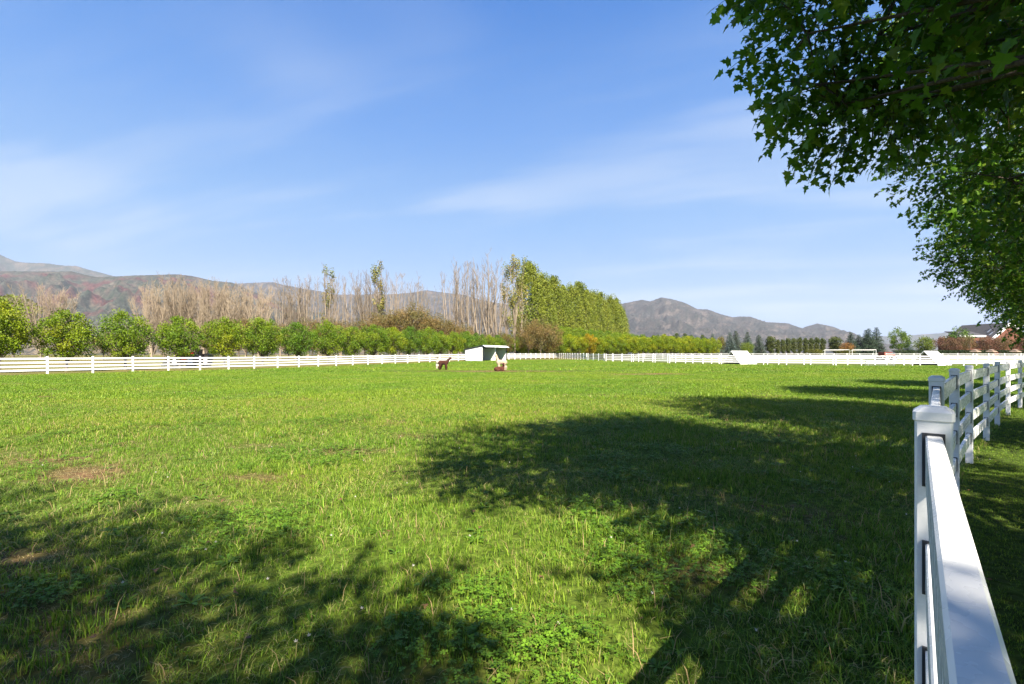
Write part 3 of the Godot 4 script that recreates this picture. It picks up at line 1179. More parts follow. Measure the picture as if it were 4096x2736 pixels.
	var wl := "olive-brown willow in the thicket behind the round maples"
	for e in [[-0.86, 95.0, 6.5], [-0.80, 98.0, 6.0], [-0.63, 98.0, 8.0], [-0.60, 102.0, 8.8], [-0.575, 99.0, 9.3], [-0.545, 100.0, 9.2], [-0.515, 103.0, 9.0], [-0.47, 105.0, 9.0], [-0.42, 104.0, 9.5], [-0.385, 108.0, 9.2], [-0.35, 108.0, 9.4], [-0.31, 110.0, 10.0], [-0.275, 112.0, 12.2], [-0.245, 114.0, 11.6], [-0.215, 113.0, 13.5], [-0.185, 115.0, 13.0], [-0.16, 115.0, 11.5], [-0.13, 116.0, 10.5], [-0.10, 118.0, 9.5], [-0.06, 124.0, 7.5], [-0.02, 124.0, 7.5]]:
		var s: float = e[2] / 9.2
		plant(willows[r.randi() % 3], used, "willow", wl, on_ground(e[0] * e[1], e[1]), r.randf() * TAU, Vector3(s, s, s) * r.randf_range(0.95, 1.05), "brown willow thicket", null)
	for e in [[0.035, 124.0, 10.5], [0.06, 125.0, 11.5], [0.08, 127.0, 9.5]]:
		var s: float = e[2] / 9.2
		plant(willows[r.randi() % 3], used, "willow", "rusty brown willow at the foot of the tall green poplars", on_ground(e[0] * e[1], e[1]), r.randf() * TAU, Vector3(s * 0.9, s, s * 0.9), "rusty willows below the poplars", null)
	# green trees far off on the left
	var far_green := bushy(9, "far_tree", Vector3(5, 5.5, 5), 7.0, 26, 1.8, 150, Vector2(0.5, 0.35), cols, 0.0, 0.2)
	for k in 3:
		plant(far_green, used, "far_tree", "green tree far behind the first maples of the row", on_ground(-196.0 + k * 9.0, 165.0 + r.randf() * 8.0), r.randf() * TAU, Vector3.ONE * 1.9, "far green trees on the left", null)
	# spruces, columns and garden trees before the house
	var sp := [spruce(0, 9.0), spruce(1, 9.0)]
	for e in [[68.8, 150, 8.2, 1], [72.7, 146, 6.2, 1], [67.6, 160, 8.2, 1], [125.1, 150, 6.1, 1], [73.5, 156, 9.0, 0], [77.3, 156, 8.6, 0], [77.9, 150, 7.4, 0], [105.6, 148, 8.2, 0], [111.0, 152, 7.6, 0], [111.2, 148, 9.4, 0], [119.7, 156, 10.2, 0], [117.0, 157, 9.4, 0]]:
		var s: float = e[2] / 9.0
		var fat := 1.5 if e[2] < 8.5 else 1.3
		plant(sp[r.randi() % 2], used, "spruce", "pale blue spruce in the planting beyond the paddock" if e[3] == 1 else "dark green spruce in the planting beyond the paddock", on_ground(e[0], e[1]), r.randf() * TAU, Vector3(s * fat, s, s * fat), "blue spruces" if e[3] == 1 else "dark spruces", mats.spruce_blue if e[3] == 1 else mats.spruce_dark)
	var col_cols := [Color(0.075, 0.095, 0.025), Color(0.10, 0.115, 0.03), Color(0.055, 0.08, 0.022)]
	var column := bushy(20, "columnar_tree", Vector3(1.05, 3.9, 1.05), 3.9, 26, 0.62, 120, Vector2(0.26, 0.17), col_cols, -0.2)
	for e in [[81.7, 8.3, 1.5], [83.9, 6.8, 0.85], [85.6, 6.8, 0.85], [87.2, 7.7, 0.9], [89.0, 7.8, 0.9], [90.8, 7.3, 0.85], [92.7, 7.4, 0.9], [94.5, 7.5, 0.85], [96.3, 7.5, 0.85], [98.1, 7.4, 0.9], [102.0, 7.6, 1.8]]:
		plant(column, used, "columnar_tree", "narrow upright green tree in the close row beyond the paddock" if e[2] < 1.2 else "broad upright green tree ending the close row beyond the paddock", on_ground(e[0], 150.0), r.randf() * TAU, Vector3(e[2] * 0.98, e[1] / 7.9 * r.randf_range(0.95, 1.08), e[2] * 0.98), "upright trees in a close row" if e[2] < 1.2 else "broad ends of the upright row", null)
	var dark_pop := bushy(21, "dark_poplar", Vector3(2.4, 5.4, 2.4), 6.0, 28, 1.1, 120, Vector2(0.4, 0.28), [Color(0.045, 0.075, 0.018), Color(0.06, 0.09, 0.02)], -0.2)
	for e in [[58.5, 200], [60.7, 203], [63.5, 206], [66.6, 205], [68.6, 200], [73.4, 200], [75.0, 204], [77.9, 205], [80.4, 200], [83.0, 205]]:
		plant(dark_pop, used, "dark_poplar", "dark green tree beyond the end of the yellow-green row", on_ground(e[0], e[1]), r.randf() * TAU, Vector3.ONE * r.randf_range(0.82, 0.98), "dark trees beyond the yellow-green row", null)
	var small := bushy(22, "garden_tree", Vector3(2.6, 2.3, 2.6), 3.0, 24, 0.9, 130, Vector2(0.24, 0.17), [Color(0.11, 0.16, 0.016), Color(0.15, 0.19, 0.018)], 0.1)
	plant(small, used, "garden_tree", "yellow-green round tree left of the brown garden trees", on_ground(129.8, 149.0), 0.4, Vector3(1.15, 1.35, 1.15), "", null)
	plant(small, used, "garden_tree", "small green tree in front of the blue spruces", on_ground(70.3, 142.0), 2.0, Vector3(0.8, 0.95, 0.8), "", null)
	plant(small, used, "garden_tree", "small rusty tree between the upright row and the spruces", on_ground(103.8, 147.0), 1.0, Vector3(0.8, 0.95, 0.8), "", leafy(2.0, 0.75, 2.2, 0.4))
	plant(small, used, "garden_tree", "brownish green tree beside the blue spruce", on_ground(74.8, 170.0), 3.0, Vector3(0.8, 1.5, 0.8), "", leafy(1.1, 0.7, 1.6, 0.4))
	for e in [[90.5, 142.0], [99.5, 142.0]]:
		plant(small, used, "garden_bush", "low olive bush at the foot of the upright row", on_ground(e[0], e[1]), e[0], Vector3(1.1, 0.55, 0.9), "olive bushes below the upright row", leafy(0.8, 0.62, 0.9, 0.4))
	var airy := bushy(23, "airy_maple", Vector3(3.6, 4.4, 3.6), 5.4, 26, 0.95, 120, Vector2(0.32, 0.24), [Color(0.10, 0.165, 0.02), Color(0.14, 0.19, 0.02), Color(0.06, 0.11, 0.015)], 0.15, 0.12, mats.bare_grey)
	plant(airy, used, "airy_maple", "airy green maple beside the dark spruces and the football goal", on_ground(115.9, 142.0), 0.0, Vector3(1, 1, 1), "", null)
	plant(airy, used, "garden_tree", "green tree in front of the house roof", on_ground(132.2, 141.0), 2.1, Vector3(1.05, 1.0, 1.05), "", leafy(0.85, 0.95, 1.5, 0.4))
	var plum := bushy(24, "plum_tree", Vector3(4.2, 2.5, 3.6), 3.9, 34, 1.05, 210, Vector2(0.2, 0.13), [Color(0.145, 0.06, 0.04), Color(0.18, 0.085, 0.055), Color(0.11, 0.075, 0.035)], 0.1, 0.1)
	for e in [[120.6, 131.0, 0, "dark brown-leaved garden tree"], [126.0, 133.0, 1, ""], [131.5, 131.0, 0, ""], [136.5, 133.0, 1, ""], [142.0, 131.0, 0, ""], [147.0, 133.0, 0, ""]]:
		plant(plum, used, "plum_tree", "round brown-leaved garden tree in front of the brick house" if e[2] == 0 else "olive-brown garden tree in front of the brick house", on_ground(e[0], e[1]), e[0] * 3.0, Vector3(1, 1, 1), "brown garden trees" if e[2] == 0 else "olive-brown garden trees", null if e[2] == 0 else leafy(0.85, 1.15, 0.8, 0.4))
	# clipped hedges
	for e in [[104.0, 124.0, 6.0], [111.5, 123.5, 5.0], [120.5, 124.0, 5.5], [130.0, 124.0, 4.5]]:
		var r2 := grown(int(e[0]))
		var s := Shape.new()
		for q in 5200:
			var p := Vector3(r2.randf_range(-1, 1) * e[2] * 0.74, r2.randf() * 2.05, r2.randf_range(-0.7, 0.7))
			if r2.randf() < 0.6:
				p.z = 0.72 + r2.randfn() * 0.05
			elif r2.randf() < 0.6:
				p.y = 2.05 + r2.randfn() * 0.06
			var along := Vector3(r2.randfn(), r2.randfn(), r2.randfn()).normalized()
			var side := along.cross(Vector3(r2.randfn(), r2.randfn(), r2.randfn())).normalized()
			var g := r2.randf_range(0.6, 1.35)
			s.tint = Color(0.03 * g, 0.052 * g, 0.018 * g)
			s.quad(p - along * 0.12, p + side * 0.08, p + along * 0.12, p - side * 0.08)
		var t := thing("clipped_hedge", "clipped dark green hedge behind the stone gate piers", "hedge", on_ground(e[0], e[1]), 0.0, "clipped hedges before the house")
		var core := Shape.new()
		for q in int(e[2] * 3.0):
			var x: float = (q + 0.5) / (e[2] * 3.0) * 2.0 - 1.0
			core.tube([Vector3(x * e[2] * 0.7, -0.2, 0), Vector3(x * e[2] * 0.7, 1.9, 0)], [0.05, 0.02], 4)
		part("stems", core.done(), mats.dark_bark, t)
		stuff(part("foliage", s.done(), mats.leaf_plain, t))


# ---------------------------------------------------------------- buildings

# a boarded wall from a to b (as seen from outside, left to right), its top sloping from ha to hb
func boarded(parent: Node, a: Vector3, b: Vector3, ha: float, hb: float, mat: Material, course := 0.2) -> void:
	var u := (b - a).normalized()
	var n := u.cross(Vector3.UP).normalized()
	var len := a.distance_to(b)
	var y := 0.0
	var high := maxf(ha, hb)
	while y < high - 0.01:
		var y2 := minf(y + course, high)
		# where this course ends under the sloping top
		var from := 0.0
		var to := len
		var ym := (y + y2) / 2.0
		if ha < hb and ym > ha:
			from = len * (ym - ha) / (hb - ha)
		if hb < ha and ym > hb:
			to = len * (ha - ym) / (ha - hb)
		var s := Shape.new()
		var p := a + u * from
		var q := a + u * to
		var o1 := n * 0.022
		var o2 := n * 0.006
		s.quad(p + Vector3(0, y, 0) + o1, p + Vector3(0, y2 - 0.006, 0) + o2, q + Vector3(0, y2 - 0.006, 0) + o2, q + Vector3(0, y, 0) + o1)
		s.quad(p + Vector3(0, y, 0) - n * 0.03, p + Vector3(0, y, 0) + o1, q + Vector3(0, y, 0) + o1, q + Vector3(0, y, 0) - n * 0.03)
		s.quad(q + Vector3(0, y, 0) - n * 0.03, q + Vector3(0, y2, 0) - n * 0.03, p + Vector3(0, y2, 0) - n * 0.03, p + Vector3(0, y, 0) - n * 0.03)
		s.quad(p + Vector3(0, y2 - 0.006, 0) + o2, p + Vector3(0, y2 - 0.006, 0) - n * 0.03, q + Vector3(0, y2 - 0.006, 0) - n * 0.03, q + Vector3(0, y2 - 0.006, 0) + o2)
		part("board", s.done(), mat, parent)
		y = y2


func build_shed() -> void:
	var t := thing("field_shelter", "white boarded open-fronted shelter with two bays and dark roof edges", "shelter", on_ground(-5.45, 88.2) - Vector3(0, 0.05, 0))
	# u runs along the open front, away from the eye; f points out of the front
	var u := Vector3(0.4615, 0, -0.887)
	var f := Vector3(0.887, 0, 0.4615)
	var long := 9.2
	var deep := 3.85
	var up := Vector3.UP
	var w: Material = mats.white_paint
	var inner: Material = mats.white_paint
	var dark := paint(0.03, 0.035, 0.045, 0.6)
	var b := Vector3.ZERO
	var a := -f * deep
	boarded(t, a, b, 2.25, 2.86, w)
	boarded(t, u * long, a + u * long, 2.86, 2.25, w)
	boarded(t, a + u * long, a, 2.25, 2.25, w)
	# the inside faces: linings, and the partition between the bays
	var s := Shape.new()
	s.slab(a + f * 0.10 + u * long * 0.5 + up * 1.1, u * (long * 0.5 - 0.05), up * 1.1, f * 0.02)
	part("back_lining", s.done(), inner, t)
	for k in 10:
		var g := Shape.new()
		g.slab(a + f * 0.13 + u * long * 0.5 + up * (0.12 + 0.22 * k), u * (long * 0.5 - 0.08), up * 0.1, f * 0.012)
		part("lining_board", g.done(), inner, t)
	# roof: a long slope to the back, a short one over the front, in two lengths
	for k in 2:
		var c := u * long * (0.25 + 0.5 * k)
		var half := u * (long * 0.25 + (0.12 if k == 0 else 0.1))
		c += u * (-0.1 if k == 0 else 0.1)
		var ridge := f * 0.05 + up * 2.98
		var back := a - f * 0.3 + up * 2.24
		s = Shape.new()
		var nrm := (ridge - back).cross(u).normalized()
		s.slab(c + (ridge + back) / 2.0, half, (ridge - back) / 2.0, nrm * 0.04)
		part("roof_slope", s.done(), dark, t)
		var front := f * 0.68 + up * 2.66
		s = Shape.new()
		nrm = (front - ridge).cross(u).normalized()
		s.slab(c + (front + ridge) / 2.0 + up * 0.02, half - u * 0.06, (front - ridge) / 2.0, nrm * 0.03)
		part("awning", s.done(), w, t)
		s = Shape.new()
		s.slab(c + (front + ridge) / 2.0 - half * 0.99 + up * 0.0, u * 0.05, (front - ridge) / 2.0 * 1.02, nrm * 0.055)
		s.slab(c + (front + ridge) / 2.0 + half * 0.99 + up * 0.0, u * 0.05, (front - ridge) / 2.0 * 1.02, nrm * 0.055)
		part("awning_edge", s.done(), dark, t)
	# posts and trims
	for q in [[0.0, dark, 0.07], [long * 0.5, mats.vinyl, 0.11], [long, dark, 0.07]]:
		s = Shape.new()
		s.slab(u * q[0] + f * 0.06 + up * 1.42, u * q[2], up * 1.42, f * 0.06)
		part("front_post", s.done(), q[1], t)
	s = Shape.new()
	s.slab(a - f * 0.04 + up * 1.12, u * 0.05, up * 1.12, f * 0.06)
	part("corner_trim", s.done(), dark, t)
	s = Shape.new()
	s.slab(a * 0.5 + up * 2.58 - u * 0.06, u * 0.03, up * 0.075, (f * deep + up * 0.61) / 2.0)
	part("gable_trim", s.done(), dark, t)
	s = Shape.new()
	s.slab(u * long * 0.5 + a * 0.5 + up * 1.25, u * 0.03, up * 1.25, f * deep * 0.5)
	part("partition", s.done(), w, t)
	s = Shape.new()
	s.slab(a + f * 0.3 + u * 1.7 + up * 1.45, u * 0.5, up * 0.05, f * 0.08)
	s.slab(a + f * 0.3 + u * 1.4 + up * 1.25, u * 0.45, up * 0.05, f * 0.08)
	part("hay_rack", s.done(), w, t)


func build_house() -> void:
	var t := thing("brick_house", "red brick house with dark grey pitched roof and white eaves behind garden trees", "house", on_ground(157.0, 150.0))
	var wall := Shape.new()
	# gable block: ridge runs away from the eye at x = 0
	wall.quad(Vector3(-5.4, -0.5, 0), Vector3(-5.4, 6.2, 0), Vector3(5.4, 6.2, 0), Vector3(5.4, -0.5, 0))
	wall.tri(Vector3(-5.4, 6.2, 0), Vector3(0, 10.9, 0), Vector3(5.4, 6.2, 0))
	wall.quad(Vector3(-5.4, -0.5, -16), Vector3(-5.4, 6.2, -16), Vector3(-5.4, 6.2, 0), Vector3(-5.4, -0.5, 0))
	wall.quad(Vector3(5.4, -0.5, 0), Vector3(5.4, 6.2, 0), Vector3(5.4, 6.2, -16), Vector3(5.4, -0.5, -16))
	wall.quad(Vector3(5.4, -0.5, -16), Vector3(5.4, 6.2, -16), Vector3(-5.4, 6.2, -16), Vector3(-5.4, -0.5, -16))
	part("wall", wall.done(), mats.brick, t)
	for side in [-1.0, 1.0]:
		var s := Shape.new()
		var ridge := Vector3(0, 11.1, -7.5)
		var eave := Vector3(side * 6.1, 5.75, -7.5)
		var n := (ridge - eave).cross(Vector3(0, 0, 1)).normalized()
		s.slab((ridge + eave) / 2.0, (ridge - eave) / 2.0, n * 0.12, Vector3(0, 0, 8.2))
		var slope := part("roof", s.done(), mats.roof, t)
		s = Shape.new()
		s.slab((ridge + eave) / 2.0 + Vector3(0, -0.16, 8.0), (ridge - eave) / 2.0, n * 0.28, Vector3(0, 0, 0.25))
		part("rake_board", s.done(), mats.white_paint, slope)
		s = Shape.new()
		s.slab(eave + Vector3(0, -0.15, 0), Vector3(0.08, 0, 0), Vector3(0, 0.18, 0), Vector3(0, 0, 8.1))
		part("eave_board", s.done(), mats.white_paint, slope)
		if side < 0.0:
			for k in 2:
				var q := Vector3(side * (3.4 - k * 1.1), 11.1 - (3.4 - k * 1.1) * 0.877 + 0.3, -1.6 - k * 1.7)
				s = Shape.new()
				s.tube([q - Vector3(0, 0.5, 0), q + Vector3(0, 0.5, 0), q + Vector3(-0.35, 0.75, 0)], [0.14, 0.14, 0.2], 8)
				part("roof_vent", s.done(), mats.black, slope)
				s = Shape.new()
				s.slab(q + Vector3(-0.55, -0.55, 0), Vector3(0.75, 0.66, 0), Vector3(-0.02, 0.025, 0), Vector3(0, 0, 0.22))
				part("flashing", s.done(), mats.steel, slope)
	# lower wing with its white eave to the left
	var wing := Shape.new()
	wing.box(Vector3(-13.5, -0.5, -10.0), Vector3(-5.4, 6.6, -2.0))
	part("wing_wall", wing.done(), mats.brick, t)
	wing = Shape.new()
	wing.slab(Vector3(-9.6, 7.85, -4.6), Vector3(4.2, 0, 0), Vector3(0, 0.75, -2.7), Vector3(0, 0.10, 0.05))
	var roof := part("wing_roof", wing.done(), mats.roof, t)
	wing = Shape.new()
	wing.box(Vector3(-13.9, 6.62, -1.95), Vector3(-5.5, 7.15, -1.7))
	part("eave_board", wing.done(), mats.white_paint, roof)
	for k in 2:
		wing = Shape.new()
		wing.box(Vector3(-11.8 + k * 3.2, 3.2, -2.02), Vector3(-10.4 + k * 3.2, 5.4, -1.93))
		part("window", wing.done(), paint(0.05, 0.06, 0.08, 0.1), t)


# ---------------------------------------------------------------- things in the yard

func bar(s: Shape, a: Vector3, b: Vector3, r: float, sides := 6) -> void:
	s.tube([a, b], [r, r], sides)


func build_yard_things() -> void:
	# tent-shaped shelters: two white slopes down to the ground, open at the ends
	for e in [[34.2, 71.5, 0.42], [58.6, 66.5, 0.42]]:
		var t := thing("tent_shelter", "white tent-shaped animal shelter standing behind the double fence", "shelter", on_ground(e[0], e[1]) - Vector3(0, 0.04, 0), e[2], "white tent-shaped shelters")
		for side in [-1.0, 1.0]:
			var s := Shape.new()
			s.slab(Vector3(0, 0.98, side * 0.85), Vector3(1.7, 0, 0), Vector3(0, 0.98, -side * 0.85), Vector3(0, 0.02, side * 0.023))
			part("roof_panel", s.done(), mats.white_paint, t)
			s = Shape.new()
			s.slab(Vector3(1.6, 0.95, side * 0.80), Vector3(0.04, 0, 0), Vector3(0, 0.95, -side * 0.82), Vector3(0, 0.04, side * 0.04))
			part("frame", s.done(), paint(0.10, 0.09, 0.07, 0.8), t)
		var back := Shape.new()
		back.tri(Vector3(-1.2, 0, 1.6), Vector3(-1.2, 1.88, 0), Vector3(-1.2, 0, -1.6))
		part("back_panel", back.done(), paint(0.12, 0.11, 0.09, 0.8), t)
	# football goals
	for e in [[96.5, 141.0, 7.3, 0.0, "white football goal standing behind the back fence, the wider of the two"], [102.3, 138.0, 6.4, -0.12, "white football goal overlapping the wider one behind the back fence"]]:
		var t := thing("football_goal", e[4], "goal", on_ground(e[0], e[1]), e[3])
		var half: float = e[2] / 2.0
		for side in [-1.0, 1.0]:
			var s := Shape.new()
			bar(s, Vector3(side * half, -0.1, 0), Vector3(side * half, 2.44, 0), 0.06)
			part("post", s.done(true), mats.white_paint, t)
			s = Shape.new()
			bar(s, Vector3(side * half, 2.40, 0), Vector3(side * half, 2.2, -0.9), 0.045)
			bar(s, Vector3(side * half, 2.2, -0.9), Vector3(side * half, 0.05, -2.0), 0.045)
			bar(s, Vector3(side * half, 0.05, -2.0), Vector3(side * half, 0.05, 0), 0.045)
			part("stay", s.done(true), mats.white_paint, t)
		var c := Shape.new()
		bar(c, Vector3(-half, 2.44, 0), Vector3(half, 2.44, 0), 0.06)
		part("crossbar", c.done(true), mats.white_paint, t)
		c = Shape.new()
		bar(c, Vector3(-half, 2.2, -0.9), Vector3(half, 2.2, -0.9), 0.03)
		part("back_bar", c.done(true), mats.white_paint, t)
	# steel hay rack by the double fence
	var t := thing("hay_rack", "grey steel pipe rack standing against the double white fence", "rack", on_ground(48.4, 62.6), 0.05)
	for side in [-1.0, 1.0]:
		var s := Shape.new()
		bar(s, Vector3(side * 1.75, -0.05, 0.35), Vector3(side * 1.75, 1.0, 0.05), 0.025)
		bar(s, Vector3(side * 1.75, -0.05, -0.35), Vector3(side * 1.75, 1.0, -0.05), 0.025)
		bar(s, Vector3(side * 1.9, -0.05, 0.0), Vector3(side * 1.9, 0.9, 0.0), 0.02)
		part("leg", s.done(true), mats.steel, t)
	for h in [0.12, 0.52, 0.9]:
		var s := Shape.new()
		bar(s, Vector3(-2.0, h, 0.2), Vector3(2.0, h, 0.2), 0.028)
		part("rail", s.done(true), mats.steel, t)
	# red cart
	t = thing("farm_cart", "red flat farm cart parked between the fences", "cart", on_ground(61.5, 78.0), 0.1)
	var s2 := Shape.new()
	s2.box(Vector3(-0.95, 1.15, -0.6), Vector3(0.95, 1.38, 0.6))
	part("bed", s2.done(), paint(0.22, 0.045, 0.028, 0.7), t)
	s2 = Shape.new()
	s2.box(Vector3(-0.95, 1.38, -0.6), Vector3(-0.8, 1.75, 0.6))
	s2.box(Vector3(-0.8, 1.62, 0.5), Vector3(0.5, 1.72, 0.6))
	part("side_rail", s2.done(), paint(0.22, 0.045, 0.028, 0.7), t)
	for side in [-1.0, 1.0]:
		for x in [-0.65, 0.65]:
			var w := wheel(0.58, 0.2, t)
			w.position = Vector3(x, 0.56, side * 0.7)
	s2 = Shape.new()
	bar(s2, Vector3(0.9, 1.1, 0), Vector3(2.1, 0.4, 0), 0.04)
	part("drawbar", s2.done(true), mats.steel, t)
	# stone gate piers
	for e in [[114.9, 117.8], [118.9, 117.8], [124.8, 117.8]]:
		t = thing("gate_pier", "cream stone gate pier with a wide flat cap before the hedge", "pier", on_ground(e[0], e[1]), 0.3, "stone gate piers")
		s2 = Shape.new()
		s2.loft([square_ring(0.5, 0.06, -0.3), square_ring(0.5, 0.06, 0.25), square_ring(0.4, 0.05, 0.3), square_ring(0.4, 0.05, 1.6)])
		part("shaft", s2.done(), mats.stone, t)
		s2 = Shape.new()
		s2.loft([square_ring(0.42, 0.05, 1.6), square_ring(0.82, 0.05, 1.72), square_ring(0.82, 0.05, 1.85), square_ring(0.3, 0.05, 2.1), square_ring(0.3, 0.05, 2.2), square_ring(0.5, 0.05, 2.25), square_ring(0.05, 0.01, 2.4)])
		part("cap", s2.done(), mats.stone, t)
	# the wheel line: a long pipe carried on spoked wheels
	t = thing("irrigation_line", "long steel irrigation pipe on spoked wheels in the straw field behind the maples", "irrigation", on_ground(-64.0, 76.0), 0.0)
	var from := Vector3(-30.0, 0.75, 22.0)
	var to := Vector3(46.0, 0.95, -34.0)
	s2 = Shape.new()
	bar(s2, from, to, 0.05)
	part("pipe", s2.done(true), mats.steel, t)
	var across := (to - from).normalized()
	var ahead := across.cross(Vector3.UP).normalized()
	for k in 8:
		var m := from.lerp(to, (k + 0.5) / 8.0)
		s2 = Shape.new()
		var ring := []
		var rad := []
		for j in 21:
			ring.append(m + (ahead * cos(TAU * j / 20.0) + Vector3.UP * sin(TAU * j / 20.0)) * 0.74)
			rad.append(0.03)
		s2.tube(ring, rad, 4)
		for j in 5:
			bar(s2, m, m + (ahead * cos(TAU * j / 5.0) + Vector3.UP * sin(TAU * j / 5.0)) * 0.74, 0.012, 4)
		part("wheel", s2.done(), mats.steel, t)


func wheel(r: float, w: float, parent: Node) -> MeshInstance3D:
	var tyre := Shape.new()
	var rings := []
	for q in [[0.62, -1.0], [0.9, -1.0], [1.0, -0.6], [1.0, 0.6], [0.9, 1.0], [0.62, 1.0]]:
		var ring := []
		for j in 20:
			ring.append(Vector3(cos(TAU * j / 20.0) * r * q[0], sin(TAU * j / 20.0) * r * q[0], q[1] * w * 0.5))
		rings.append(ring)
	tyre.loft(rings, false)
	for j in 20:
		var a := TAU * j / 20.0
		var c := Vector3(cos(a), sin(a), 0)
		tyre.slab(c * r * 0.99, Vector3(-sin(a), cos(a), 0) * r * 0.05, c * r * 0.05, Vector3(0, 0, w * 0.46))
	var o := part("wheel", tyre.done(), mats.tyre, parent)
	var rim := Shape.new()
	rings = []
	for q in [[0.64, -0.9], [0.52, -0.5], [0.2, -0.45], [0.2, 0.45], [0.52, 0.5], [0.64, 0.9]]:
		var ring := []
		for j in 16:
			ring.append(Vector3(cos(TAU * j / 16.0) * r * q[0], sin(TAU * j / 16.0) * r * q[0], q[1] * w * 0.5))
		rings.append(ring)
	rim.loft(rings)
	part("rim", rim.done(), mats.white_paint, o)
	return o


func build_tractor() -> void:
	# faces left, seen from its side; x runs backwards along the machine
	var t := thing("tractor", "red tractor with front bucket and white wheel rims parked under the round maples", "tractor", on_ground(-39.4, 58.5), -0.35)
	t.scale = Vector3.ONE * 1.22
	for side in [-1.0, 1.0]:
		var f := wheel(0.52, 0.32, t)
		f.position = Vector3(-1.35, 0.5, side * 0.7)
		var b := wheel(0.62, 0.42, t)
		b.position = Vector3(1.05, 0.6, side * 0.75)
		var s := Shape.new()
		s.tube([Vector3(-0.2, 1.0, side * 0.45), Vector3(-0.9, 1.25, side * 0.45), Vector3(-1.9, 0.95, side * 0.45), Vector3(-2.5, 0.4, side * 0.45)], [0.07, 0.07, 0.07, 0.07], 4)
		part("loader_arm", s.done(), mats.black, t)
		s = Shape.new()
		s.loft([[Vector3(0.35, 0.9, side * 0.5), Vector3(0.35, 0.9, side * 0.98), Vector3(0.35, 0.97, side * 0.98), Vector3(0.35, 0.97, side * 0.5)], [Vector3(0.7, 1.25, side * 0.5), Vector3(0.7, 1.25, side * 0.98), Vector3(0.7, 1.32, side * 0.98), Vector3(0.7, 1.32, side * 0.5)], [Vector3(1.4, 1.27, side * 0.5), Vector3(1.4, 1.27, side * 0.98), Vector3(1.4, 1.34, side * 0.98), Vector3(1.4, 1.34, side * 0.5)], [Vector3(1.75, 1.0, side * 0.5), Vector3(1.75, 1.0, side * 0.98), Vector3(1.75, 1.07, side * 0.98), Vector3(1.75, 1.07, side * 0.5)]])
		part("fender", s.done(), mats.black, t)
		s = Shape.new()
		bar(s, Vector3(1.25, 1.2, side * 0.5), Vector3(1.35, 2.15, side * 0.48), 0.045)
		part("roll_bar", s.done(), mats.black, t)
		s = Shape.new()
		s.box(Vector3(-2.02, 1.08, side * 0.34 - 0.1), Vector3(-1.98, 1.2, side * 0.34 + 0.1))
		part("headlight", s.done(), paint(0.8, 0.8, 0.75, 0.2), t)
	var top := Shape.new()
	bar(top, Vector3(1.35, 2.15, -0.5), Vector3(1.35, 2.15, 0.5), 0.045)
	part("roll_bar", top.done(), mats.black, t)
	var s := Shape.new()
	s.loft([[Vector3(-1.98, 0.75, -0.34), Vector3(-1.98, 0.75, 0.34), Vector3(-1.98, 1.22, 0.3), Vector3(-1.98, 1.22, -0.3)], [Vector3(-1.2, 0.75, -0.4), Vector3(-1.2, 0.75, 0.4), Vector3(-1.2, 1.42, 0.33), Vector3(-1.2, 1.42, -0.33)], [Vector3(-0.2, 0.75, -0.42), Vector3(-0.2, 0.75, 0.42), Vector3(-0.2, 1.5, 0.34), Vector3(-0.2, 1.5, -0.34)]])
	part("hood", s.done(), mats.red, t)
	s = Shape.new()
	s.box(Vector3(-1.9, 0.45, -0.28), Vector3(1.2, 0.78, 0.28))
	part("chassis", s.done(), mats.black, t)
	s = Shape.new()
	s.box(Vector3(-0.25, 0.62, -0.62), Vector3(0.75, 0.86, 0.62))
	part("floor", s.done(), mats.red, t)
	s = Shape.new()
	s.loft([[Vector3(0.55, 1.05, -0.26), Vector3(0.55, 1.05, 0.26), Vector3(0.55, 1.18, 0.26), Vector3(0.55, 1.18, -0.26)], [Vector3(1.0, 1.05, -0.26), Vector3(1.0, 1.05, 0.26), Vector3(1.0, 1.2, 0.26), Vector3(1.0, 1.2, -0.26)]])
	s.slab(Vector3(1.08, 1.45, 0), Vector3(0.06, 0.0, 0), Vector3(0.06, 0.32, 0), Vector3(0, 0, 0.26))
	part("seat", s.done(), mats.black, t)
	s = Shape.new()
	bar(s, Vector3(-0.15, 1.4, 0), Vector3(0.2, 1.62, 0), 0.03)
	var ring := []
	var rad := []
	for j in 15:
		var a := TAU * j / 14.0
		ring.append(Vector3(0.2 + sin(a) * 0.08, 1.62 + sin(a) * 0.15, cos(a) * 0.2))
		rad.append(0.018)
	s.tube(ring, rad, 4)
	part("steering_wheel", s.done(), mats.black, t)
	s = Shape.new()
	s.loft([[Vector3(-2.5, 0.15, -0.95), Vector3(-2.5, 0.15, 0.95), Vector3(-2.5, 0.75, 0.95), Vector3(-2.5, 0.75, -0.95)], [Vector3(-2.75, 0.08, -0.95), Vector3(-2.75, 0.08, 0.95), Vector3(-2.66, 0.7, 0.95), Vector3(-2.66, 0.7, -0.95)], [Vector3(-3.15, 0.06, -0.95), Vector3(-3.15, 0.06, 0.95), Vector3(-3.1, 0.12, 0.95), Vector3(-3.1, 0.12, -0.95)]])
	part("bucket", s.done(), mats.black, t)
	s = Shape.new()
	bar(s, Vector3(-0.5, 1.4, 0.25), Vector3(-0.5, 2.0, 0.25), 0.035)
	part("exhaust_pipe", s.done(), mats.black, t)


# ---------------------------------------------------------------- alpacas

